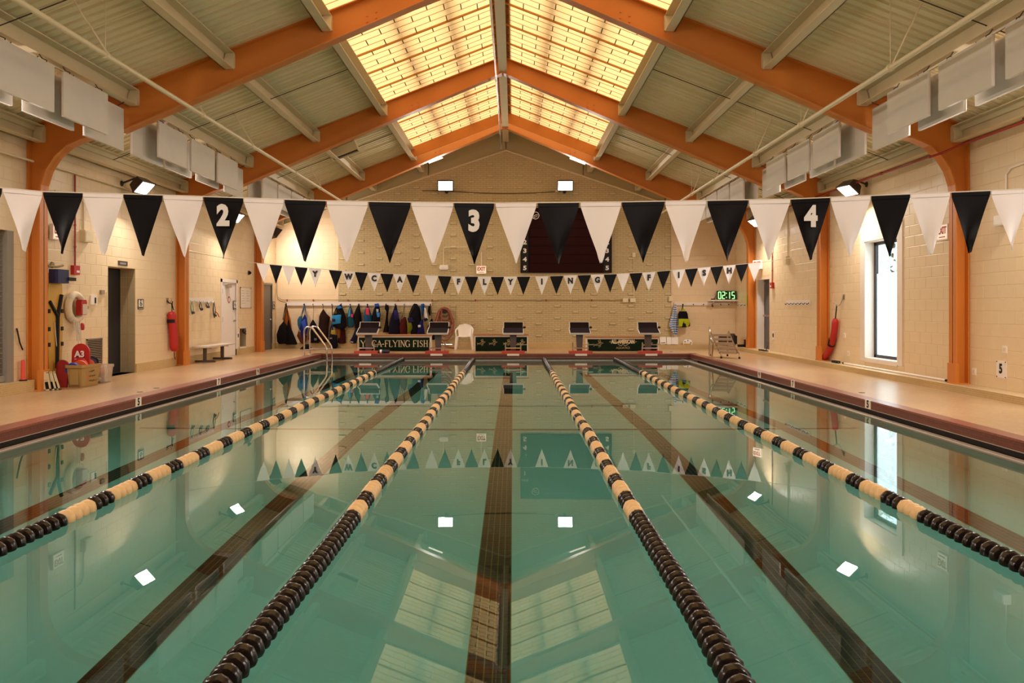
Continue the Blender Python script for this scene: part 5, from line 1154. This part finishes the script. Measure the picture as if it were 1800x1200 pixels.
# bag rail
t = thing('hook_rail', 'long white hook rail crowded with swim bags on the end wall', 'hook rail', (bx(630), YW, bz(533)))
MB().box(bx(502), bx(759), YW-.035, YW+.01, bz(537), bz(530.5)).build('board', white, t, False)
hkf = MB().tube(smoothpts([(0, 0, .04), (0, -.05, 0), (0, -.08, .035)]), .010, 5).mesh('hook', dgrey)
for px in (503, 535, 551, 568, 584, 600, 616, 631, 646, 663, 679, 695, 711, 729, 744, 757): place('hook', hkf, (bx(px), YW-.035, bz(536)), t)
def dim(h): return ''.join('%02x' % int(int(h[i:i+2], 16)*.68) for i in (0, 2, 4))
def bag(label, cat, hx, prof, Yb, dep, straps=(), extra=(), name='swim_bag', cords=True, rot=0, var=.25):
    """prof: (py, px left, px right) down the outline"""
    cols = [lin(hx)]
    t = thing(name, label, cat, (XY(prof[-1][1], Yb), Yb, ZY(prof[-1][0], Yb)), 'swim bags hung on the end wall' if cat == 'bag' else None)
    rings = []; n = 14; rnd = random.Random(len(label)+int(prof[0][1])); H = len(prof)
    P_ = []
    for (a, b) in zip(prof, prof[1:]):
        for k in range(3): f = k/3; P_.append(tuple(a[i]+(b[i]-a[i])*f for i in range(3)))
    P_.append(prof[-1])
    for i, (py, l, r) in enumerate(P_):
        f = i/(len(P_)-1); dd = dep*min(1, math.sqrt(f)*1.25+.15)*(1 if f < .95 else .6)
        cx, hw = (XY(l, Yb)+XY(r, Yb))/2, max(.006, (XY(r, Yb)-XY(l, Yb))/2)
        ring = []
        for k in range(n):
            a = 2*PI*k/n; wr = 1+(.07*math.sin(3*a+i*.9+rnd.random())+rnd.uniform(-.04, .04))*(1 if 0 < i < len(P_)-1 else 0)
            ring.append((cx+hw*math.copysign(abs(math.cos(a))**.8, math.cos(a)), Yb+dd*wr*math.sin(a), ZY(py, Yb)+rnd.uniform(-.004, .004)))
        rings.append(ring)
    MB().loft(rings).build('body', mat('cloth '+hx, dim(hx), .85, var=var, scale=9, bump=.5, bscale=14, spec=.15), t)
    for pts in straps:
        MB().tube(smoothpts([P(x, y, Yb-.02) for x, y in pts[0]]), pts[2] if len(pts) > 2 else .012, 5).build('strap', mat('cord '+pts[1], dim(pts[1]), .8, spec=.15), t)
    for e in extra:        # colour panels / pockets: (hex, [(x,y)...], thickness)
        poly = [(XY(x, Yb), ZY(y, Yb)) for x, y in e[1]]
        if len(e) > 3: 
            pass
        m = MB(); cxx = sum(p[0] for p in poly)/len(poly); czz = sum(p[1] for p in poly)/len(poly); yf = Yb-dep-e[2]
        m.loft([[(x, Yb-dep*.45, z) for x, z in poly], [(x, yf+.02, z) for x, z in poly], [(cxx+(x-cxx)*.82, yf, czz+(z-czz)*.82) for x, z in poly]])
        m.build('pocket', mat('pocket '+e[0], e[0], .8, var=.2, scale=9, spec=.15), t)
    return t
Z1 = YW-.10
BK = '17100f'
bag('orange drawstring bag behind two black bags at the left end of the rail', 'bag', 'e07a26', [(538, 503, 504), (548, 501, 507), (562, 498, 511), (580, 497, 513), (590, 499, 512)], YW-.08, .05, [([(503, 532), (500, 545), (497, 562)], BK), ([(503, 532), (505, 545)], BK)])
bag('broad black drawstring bag, leftmost on the floor side of the rail', 'bag', '1a1210', [(565, 498, 499), (573, 491, 505), (588, 486, 508), (600, 487, 508), (604, 490, 506)], YW-.2, .1, [([(499, 566), (501, 548), (503, 533)], BK)])
bag('tall pointed black bag beside the broad black one at the left end', 'bag', '150e12', [(562, 506, 508), (575, 505, 511), (592, 504, 518), (604, 502, 523), (605.5, 504, 521)], YW-.22, .09, [([(507, 563), (505, 548), (503, 533)], BK)])
bag('light blue round swim bag hung second from the left end', 'bag', '3f8cc0', [(556, 526, 530), (562, 523, 532), (570, 523, 532), (577, 525, 532), (579, 527, 531)], YW-.12, .06, [([(528, 557), (532, 545), (535, 533)], '7fa8c8'), ([(530, 557), (534, 545), (535, 533)], '7fa8c8')])
bag('royal blue drawstring bag over a rust coloured bag', 'bag', '24389a', [(553, 535, 537), (563, 530, 540), (577, 527, 542), (590, 530, 537), (596, 532, 534)], YW-.2, .07, [([(536, 554), (536, 543), (535, 533)], '4a5aa0'), ([(540, 565), (538, 548), (535, 533)], '7f98c8')], [('3a50b0', [(530, 566), (537, 560), (540, 572), (535, 582)], .01)])
bag('rust brown bag hanging below the royal blue one', 'bag', '8c4424', [(583, 524, 527), (590, 522, 540), (600, 527, 538), (604, 531, 535)], YW-.12, .07, [([(525, 584), (530, 560), (535, 534)], '5a3020')])
bag('small black bag hung low on a long cord behind the pool ladder', 'bag', '1c1414', [(562, 549, 551), (570, 545, 556), (580, 543, 560), (596, 542, 563), (602, 545, 560)], YW-.14, .09, [([(550, 563), (551, 550), (551, 536)], BK, .007)], [('6a6470', [(553, 594), (558, 594), (558, 598), (553, 598)], .004)])
bag('tall dark brown bag right of the pool ladder arch', 'bag', '3a1c14', [(543, 568, 569), (551, 563, 574), (557, 561, 580), (572, 560, 578), (590, 559, 577), (601, 561, 575)], YW-.14, .1, [([(568, 544), (568, 536)], BK, .008)], [('2a1410', [(562, 572), (572, 570), (573, 580), (563, 582)], .006)])
bag('big black backpack with a bright blue front pocket', 'bag', '17141c', [(535, 598, 600), (540, 591, 602), (550, 586, 606), (562, 584, 609), (574, 586, 609), (578, 594, 606)], YW-.2, .13, [([(599, 536), (600, 533)], BK, .014)], [('2f86bc', [(585, 554), (601, 553), (600, 568), (586, 570)], .03), ('2a70b8', [(593, 540), (599, 537), (602, 541), (596, 543)], .02), ('26204a', [(585, 560), (591, 560), (591, 565), (586, 565)], .05), ('5a4a20', [(589, 546), (593, 545), (594, 551), (588, 552)], .01)])
bag('black bag with blue and yellow straps hung low by the big backpack', 'bag', '15121a', [(586, 582, 590), (590, 579, 593), (600, 578, 594), (609, 580, 594), (612, 584, 591)], YW-.2, .1, [([(580, 590), (581, 578), (584, 566), (584, 536)], '191418', .016), ([(585, 588), (584, 578), (585, 570)], '2a3a9a', .03), ([(590, 588), (589, 578), (588, 570)], 'a8862a', .02)], [('a08428', [(583, 580), (590, 580), (590, 588), (583, 588)], -.05), ('7a7678', [(580.5, 593), (585, 593), (585, 595.5), (580.5, 595.5)], .004)])
bag('orange bag half hidden beside the maroon one', 'bag', 'c06a22', [(566, 591, 594), (574, 590, 598), (586, 592, 599), (594, 594, 598)], YW-.14, .06, [([(592, 567), (598, 550), (600, 537)], '5a3018', .008)])
bag('maroon swim bag hanging below the big backpack', 'bag', '4a1418', [(572, 597, 602), (580, 594, 607), (592, 594, 608), (602, 594, 608), (603.5, 597, 606)], YW-.1, .07, [([(600, 573), (600, 537)], BK, .008)])
bag('teal and pink patterned swim bag hung mid rail', 'bag', '23687c', [(538, 615, 617), (546, 612, 620), (556, 611, 622), (568, 610, 624), (575, 612, 621)], YW-.13, .08, [([(616, 539), (616, 534)], BK, .01), ([(610, 573), (615, 566), (620, 571), (624, 569)], 'c8305c', .022), ([(617, 541), (619, 549), (621, 556)], 'd83a64', .03)], [('3a94c0', [(614, 545), (617, 541), (617, 556), (612, 558)], .012), ('d83860', [(618, 552), (621, 552), (621, 558), (618, 557)], .02)])
bag('black drawstring bag right of the pink patterned bag', 'bag', '1c1214', [(535, 630, 632), (542, 626, 633), (552, 622, 635), (566, 622, 636), (577, 624, 636)], YW-.12, .09, [([(631, 536), (631, 533)], BK, .012)])
bag('navy bag with pale pattern hung low left of the first starting block', 'bag', '262040', [(576, 625, 629), (582, 623, 630), (592, 619, 629), (601, 614, 627), (603.5, 618, 626)], YW-.2, .07, [([(627, 577), (630, 556), (631, 536)], BK, .01)], [('9a94a4', [(616, 599), (622, 600), (622, 602.5), (616, 601.5)], .004)])
bag('blue bag with a red top flap hung over the first starting block', 'bag', '2a6ea8', [(539, 643, 649), (547, 641, 651), (556, 639, 654), (566, 640, 654), (575, 641, 655)], YW-.15, .09, [([(646, 540), (646, 534)], BK, .02)], [('d84048', [(644, 541), (649, 541), (650, 554), (644, 553)], .02), ('8e1c3c', [(640, 567), (654, 567), (654, 572), (641, 572)], .012)])
bag('black bag with a bright blue cap hung right of the red topped one', 'bag', '15121c', [(535, 661, 666), (543, 657, 668), (554, 654, 669), (566, 654, 668), (577, 655, 669)], YW-.15, .1, [([(664, 536), (664, 533)], BK, .014)], [('2850a8', [(659, 534), (666, 533), (668, 539), (660, 539)], .02), ('3a7cc0', [(662, 549), (668, 549), (668, 557), (664, 558)], .012), ('a8b0c0', [(662, 543), (666, 543), (666, 548), (663, 549)], .014)])
bag('long thin black bag hung alone mid rail', 'bag', '1a1012', [(536, 677, 683), (542, 676, 684), (547, 679, 683), (560, 678, 682), (575, 675, 683), (584, 673, 683)], YW-.12, .05, [([(679, 537), (679, 533)], BK, .01)])
bag('wide dark navy bag hung above the lettered bench', 'bag', '1d1630', [(536, 694, 697), (546, 691, 699), (560, 686, 702), (575, 683, 704), (587, 683, 704)], YW-.14, .1, [([(695, 537), (695, 533)], BK, .012)], [('2a2260', [(693, 545), (699, 545), (702, 560), (694, 564)], .006)])
bag('dark red bag hung on a thin cord above the lettered bench', 'bag', '6a1c18', [(557, 710, 713), (564, 704, 715), (575, 702, 716), (587, 703, 716)], YW-.18, .09, [([(711, 558), (711, 536)], BK, .007), ([(705, 564), (709, 548), (711, 536)], BK, .007)])
bag('lime green bag tucked beside the big black backpack', 'bag', '9aa024', [(561, 716, 719), (567, 715, 724), (576, 716, 726), (584, 716, 722)], YW-.24, .08, [([(717, 562), (722, 550), (728, 538)], '5a5a20', .01)])
bag('large black backpack at the right part of the rail', 'bag', '16121c', [(534, 727, 733), (541, 723, 738), (552, 719, 740), (565, 718, 741), (578, 720, 740), (587, 722, 738)], YW-.16, .13, [([(729, 536), (729, 533)], BK, .014)], [('221c4c', [(717, 559), (725, 557), (728, 566), (719, 567)], .03)])
bag('royal navy bag with a small white badge over the bench end', 'bag', '1f1f6a', [(562, 740, 744), (570, 736, 744), (580, 734, 746), (587, 733, 747)], YW-.26, .07, [([(743, 563), (744, 548), (744, 536)], BK, .01)], [('c8c4d0', [(735, 571), (740, 571), (740, 575), (735, 575)], .006)])
bag('blue and white towel like bag near the right end of the rail', 'bag', '2f7cc0', [(534, 740, 746), (540, 739, 747), (550, 741, 744), (556, 742, 744)], YW-.2, .05, [([(743, 536), (744, 533)], BK, .01)], [('d8d4d8', [(746, 540), (749, 543), (753, 561), (749, 562), (746, 556)], .02), ('1a1a3a', [(744, 560), (751, 558), (753, 562), (747, 565)], .03), ('2a58b0', [(740, 535), (745, 534), (747, 539), (741, 540)], .02)])
bag('narrow black strap bundle at the right end of the rail', 'bag', '261614', [(538, 753, 757), (546, 752, 757), (553, 754, 757), (555, 755, 756)], YW-.1, .03, [([(755, 539), (757, 533)], BK, .01)])
bag('black drawstring bag hung low between rail end and hose', 'bag', '191214', [(560, 758, 760), (567, 754, 762), (576, 751, 765), (590, 752, 766), (597, 757, 764)], YW-.18, .08, [([(759, 561), (758, 546), (757, 534)], BK, .007)])
bag('flattened black bag lying on the deck under the brown one', 'bag', '171013', [(604.5, 538, 542), (608, 533, 546), (612, 528, 548), (613.2, 527, 547)], 26.9, .12, [], name='swim_bag')
# hose
t = thing('garden_hose', 'brown red coiled hose hung on the end wall beside the chair', 'hose', (bx(782), YW, bz(610)))
pts = []
for lp in range(9):
    k = lp/8; w0 = (8+9*k+1.5*math.sin(lp*2.3)); top = 541+1.5*math.sin(lp*1.7); bot = 556+46*k+2*math.sin(lp)
    if lp > 6: bot = 590+8*(lp-7); w0 = 15.5
    for q in range(16):
        a = 2*PI*q/16; cx = 782+1.2*math.sin(lp*1.9); px = cx+w0*math.sin(a)*(1 if math.cos(a) < 0.2 else .85); py = (top+bot)/2-(bot-top)/2*math.cos(a)
        pts.append((bx(px), YW-.05-.018*lp-.004*q, bz(py)))
pts += [(bx(776), YW-.2, bz(600)), (bx(784), YW-.22, bz(608)), (bx(795), YW-.25, bz(610.5)), (bx(806), YW-.3, bz(611))]
MB().tube(pts, .024, 7).build('hose', mat('hose', '8c4a30', .5, var=.2, scale=4), t)
MB().lathe([(.12, -.06), (.12, -.04), (.07, -.03), (.07, .03), (.05, .06)], (bx(782), YW-.06, bz(545)), 'Y', 14).build('hose_hanger', dgrey, t)
m = MB(); m.tube([(bx(790), YW-.01, bz(537)), (bx(801), YW-.01, bz(537)), (bx(801), YW-.01, bz(558)), (bx(795), YW-.01, bz(558))], .008, 5); tag(m.build('wall_wire', mat('conduit', '9a8458', .5)), 'thin bent wire on the brick behind the hose', 'wire')
# right end: towel, backpack, papers, clock, shelf
t = thing('hook_rail', 'white hook rail under the clock shelf on the end wall', 'hook rail', (bx(1240), YW, bz(533))); MB().box(bx(1185), bx(1283), YW-.03, YW+.03, bz(536.5), bz(531.5)).build('board', white, t, False)
for px in (1187, 1200, 1218, 1236, 1251, 1266, 1280): place('hook', hkf, (bx(px), YW-.03, bz(536)), t)
m = MB(); m.lathe([(.03, -.02), (.04, 0), (.02, .03)], (bx(1251), YW-.1, bz(537.5)), 'Z', 8); m.tube([(bx(1251), YW-.08, bz(534)), (bx(1251), YW-.1, bz(540))], .012, 5); tag(m.build('hanging_goggles', mat('gog hang', '5a4638', .6)), 'small dark goggles hung on the rail under the clock shelf', 'goggles')
t = thing('hook_rail', 'short hook rail on the right wall in the far corner', 'hook rail', (WR, 26.5, 1.65)); MB().box(WR-.02, WR, 25.7, 27.3, 1.6, 1.7).build('board', white, t, False)
for k in range(4): place('hook', hkr, (WR-.02, 25.9+.4*k, 1.62), t)
tw_ = bpy.data.materials.new('striped towel'); tw_.use_nodes = True; nt = tw_.node_tree; b_ = nt.nodes['Principled BSDF']; b_.inputs['Roughness'].default_value = .9
tc = nt.nodes.new('ShaderNodeTexCoord'); wv = nt.nodes.new('ShaderNodeTexWave'); wv.bands_direction = 'Z'; wv.inputs['Scale'].default_value = 4.2; wv.inputs['Distortion'].default_value = 2.5; wv.inputs['Detail'].default_value = 1; cr = nt.nodes.new('ShaderNodeValToRGB')
cr.color_ramp.elements[0].position = .45; cr.color_ramp.elements[0].color = lin('4a82c0'); cr.color_ramp.elements[1].position = .55; cr.color_ramp.elements[1].color = lin('e0d8d4')
nt.links.new(tc.outputs['Object'], wv.inputs[0]); nt.links.new(wv.outputs['Fac'], cr.inputs[0]); nt.links.new(cr.outputs[0], b_.inputs['Base Color'])
t = thing('towel', 'blue and white striped towel hung at the left of the right hook rail', 'towel', (bx(1184), YW-.1, bz(590)))
tp_ = [(534, 1185, 1187), (545, 1182, 1188), (560, 1178, 1190), (572, 1175, 1191), (580, 1179, 1190), (589, 1184, 1189)]
def tf(u, v_):
    k = v_*(len(tp_)-1); i = min(int(k), len(tp_)-2); f = k-i; a, b = tp_[i], tp_[i+1]; py, l, r = (a[j]+(b[j]-a[j])*f for j in range(3))
    return (bx(l+(r-l)*u), YW-.12+.035*math.sin(u*14+v_*3)*min(1, v_*3), bz(py))
MB().sheet(tf, 18, 20, (0, .012, 0)).build('cloth', tw_, t)
bag('black and lime backpack hung on the right hook rail', 'backpack', '1a1420', [(547, 1194, 1207), (552, 1192, 1209), (560, 1192, 1210), (570, 1192, 1209), (574.5, 1194, 1207)], YW-.16, .12, [([(1198, 546), (1200, 540), (1200.5, 534)], BK, .02)], [('a8b020', [(1192, 560), (1209, 560), (1212, 566), (1208, 574), (1202, 573), (1200, 563), (1197, 574), (1192, 574)], .02), ('a8b020', [(1197, 546), (1200, 540), (1204, 546)], .0), ('1c1620', [(1198, 568), (1204, 568), (1205, 575), (1198, 575)], .035), ('6a2028', [(1209, 567), (1212, 566), (1212, 573), (1209, 574)], .0)], name='backpack')
Yp = WF-.1
for i, (a, b, y0_, y1_, lb, tl) in enumerate(((1160, 1171, 592, 605, 'white card with a dark slot at the foot of the end wall', .05), (1172, 1180, 592.5, 605, 'white card in the middle of three at the foot of the end wall', 0), (1180.5, 1192, 592, 605, 'white card at the right of three at the foot of the end wall', -.02))):
    t = thing('white_card', lb, 'card', (XY((a+b)/2, Yp), Yp, D+.18), 'white cards on the base ledge')
    c = Vector(P((a+b)/2, (y0_+y1_)/2, Yp)); R = Matrix.Rotation(-tl, 3, 'Y') @ Matrix.Rotation(-.2, 3, 'X'); MB().obox(c, ((b-a)*Yp/F, .015, .25), R).build('board', whitepl, t)
    if i == 0: MB().obox(c+Vector((0, -.02, -.08)), (.16, .01, .025), R).build('slot', dgrey, t)
t = thing('white_pouch', 'small white pouch with yellow base on the end wall ledge', 'pouch', (XY(1208, Yp), Yp-.06, D+.17)); 
MB().loft([[(XY(1208, Yp)+a*.16*q, Yp-.05+b*.05*q2, z) for a, b in ((-1, -1), (0, -1.2), (1, -1), (1, 1), (0, 1.1), (-1, 1))] for z, q, q2 in ((D+.125, .95, 1), (D+.2, 1, 1.1), (D+.27, .8, .8), (D+.30, .5, .4))]).build('body', whitepl, t)
MB().box(XY(1201, Yp), XY(1213, Yp), Yp-.12, Yp-.09, D+.125, D+.165).build('yellow_trim', mat('yellow', 'c8a030', .6), t); m = MB(); [m.obox((XY(p, Yp), Yp-.11, ZY(q, Yp)), (.03, .02, .03)) for p, q in ((1203, 600), (1208, 598), (1213, 602))]; m.build('print_spot', dgrey, t)
# clock shelf
Yc = WF-.2
t = thing('wall_shelf', 'white shelf carrying the green digital clock', 'shelf', (XY(1275, Yc), Yc, bz(530))); MB().box(XY(1247, Yc), XY(1303, Yc), WF-.36, WF, ZY(529.2, Yc), ZY(526.8, Yc)).build('board', white, t)
m = MB(); [m.prism([(WF-.3, ZY(529.2, Yc)), (WF, ZY(529.2, Yc)), (WF, ZY(535, Yc))], 'X', XY(p, Yc)-.01, XY(p, Yc)+.01) for p in (1255, 1290)]; m.build('bracket', white, t)
t = thing('digital_clock', 'black digital clock showing 02:15 in green on the corner shelf', 'clock', (XY(1276, Yc), Yc, bz(527)))
zb_, zt_ = ZY(526.8, Yc), ZY(511, Yc); MB().box(XY(1260, Yc), XY(1293.5, Yc), Yc-.05, Yc+.06, zb_, zt_).build('case', mat('clock case', '0c2a12', .4), t)
led = emis('green led', 'a8ffa4', 1.2); SEG = {'0': 'abcdef', '2': 'abged', '1': 'bc', '5': 'afgcd'}
H_ = (zt_-zb_)*.74; zc = (zb_+zt_)/2; yy = Yc-.056
def digit(ch, px, wpx):
    x = XY(px, Yc); w_ = wpx*Yc/F; m = MB(); tk = .028; g_ = {'a': (x, zc+H_/2, w_, tk), 'g': (x, zc, w_, tk), 'd': (x, zc-H_/2, w_, tk), 'f': (x-w_/2, zc+H_/4, tk, H_/2), 'b': (x+w_/2, zc+H_/4, tk, H_/2), 'e': (x-w_/2, zc-H_/4, tk, H_/2), 'c': (x+w_/2, zc-H_/4, tk, H_/2)}
    for s in SEG[ch]: cx_, cz_, a, b = g_[s]; m.box(cx_-a/2, cx_+a/2, yy-.004, yy, cz_-b/2, cz_+b/2)
    m.build('digit', led, t, False)
digit('0', 1264.3, 4.2); digit('2', 1271.2, 4.2); digit('1', 1280.2, 3); digit('5', 1288, 4.2)
m = MB(); [m.box(XY(1275.2, Yc), XY(1276.8, Yc), yy-.004, yy, zc+z-.016, zc+z+.016) for z in (-.07, .07)]; m.build('colon', led, t, False)
t = thing('speaker', 'small black speaker on the shelf right of the clock', 'speaker', (XY(1299, Yc), Yc, bz(527))); MB().loft([[(XY(1299, Yc)+a*.055*q, Yc+b*.05*q, z) for a, b in ((-1, -1), (1, -1), (1, 1), (-1, 1))] for z, q in ((zb_, .9), (zb_+.1, 1), (zb_+.22, .85), (zb_+.27, .5))]).build('cabinet', black, t); MB().lathe([(.03, -.01), (.04, 0)], (XY(1299, Yc), Yc-.055, zb_+.1), 'Y', 10).build('cone', dgrey, t)
t = thing('stapler', 'small dark gadget lying at the left end of the clock shelf', 'gadget', (XY(1253, Yc), Yc, bz(527))); MB().obox((XY(1253, Yc), Yc-.03, zb_+.02), (.13, .06, .035)).build('body', black, t); MB().tube([(XY(1255, Yc), Yc-.03, zb_+.04), (XY(1258, Yc), Yc-.03, zb_+.12)], .01, 5).build('arm', dgrey, t)
tag(MB().box(WR-.26, WR-.25, 25.42, 25.5, 1.6, 1.95).build('reflector_strip', mat('lime strip', 'b8c840', .5)), 'lime green strip on the far right orange column', 'sticker')
# corner: folded bag and black bracket
Yk = 26.6
t = bag('crumpled grey brown gear bag behind the steel stairs', 'bag', '6a584a', [(586, 1284, 1291), (589, 1264, 1293), (595, 1262, 1294), (602, 1263, 1294), (606, 1266, 1293)], Yk, .2, [], [('3a2e2a', [(1264, 590), (1280, 588), (1278, 594), (1266, 594)], .02), ('2a2422', [(1288, 588), (1293, 590), (1293, 604), (1289, 603)], .01)], name='gear_bag')
t = thing('angle_bracket', 'black L shaped stand in the far right corner by the column', 'stand', (XY(1306, 26.2), 26.2, .282)); MB().box(XY(1308.5, 26.2), XY(1312, 26.2), 26.1, 26.25, .282, ZY(596.5, 26.2)).build('post', black, t); MB().box(XY(1297, 26.2), XY(1309, 26.2), 26.1, 26.25, .282, .36).build('base', black, t)
t = thing('rolled_mat', 'rolled orange and navy strap by the first starting block', 'mat', (XY(675, 24.65), 24.55, D)); MB().lathe([(.04, -.17), (.055, -.16), (.055, .16), (.04, .17)], (XY(675, 24.5), 24.5, D+.055), 'X', 12).build('roll', mat('navy roll', '262238', .6), t); MB().lathe([(.057, -.12), (.057, -.06)], (XY(675, 24.5), 24.5, D+.055), 'X', 12).build('band', whitepl, t)
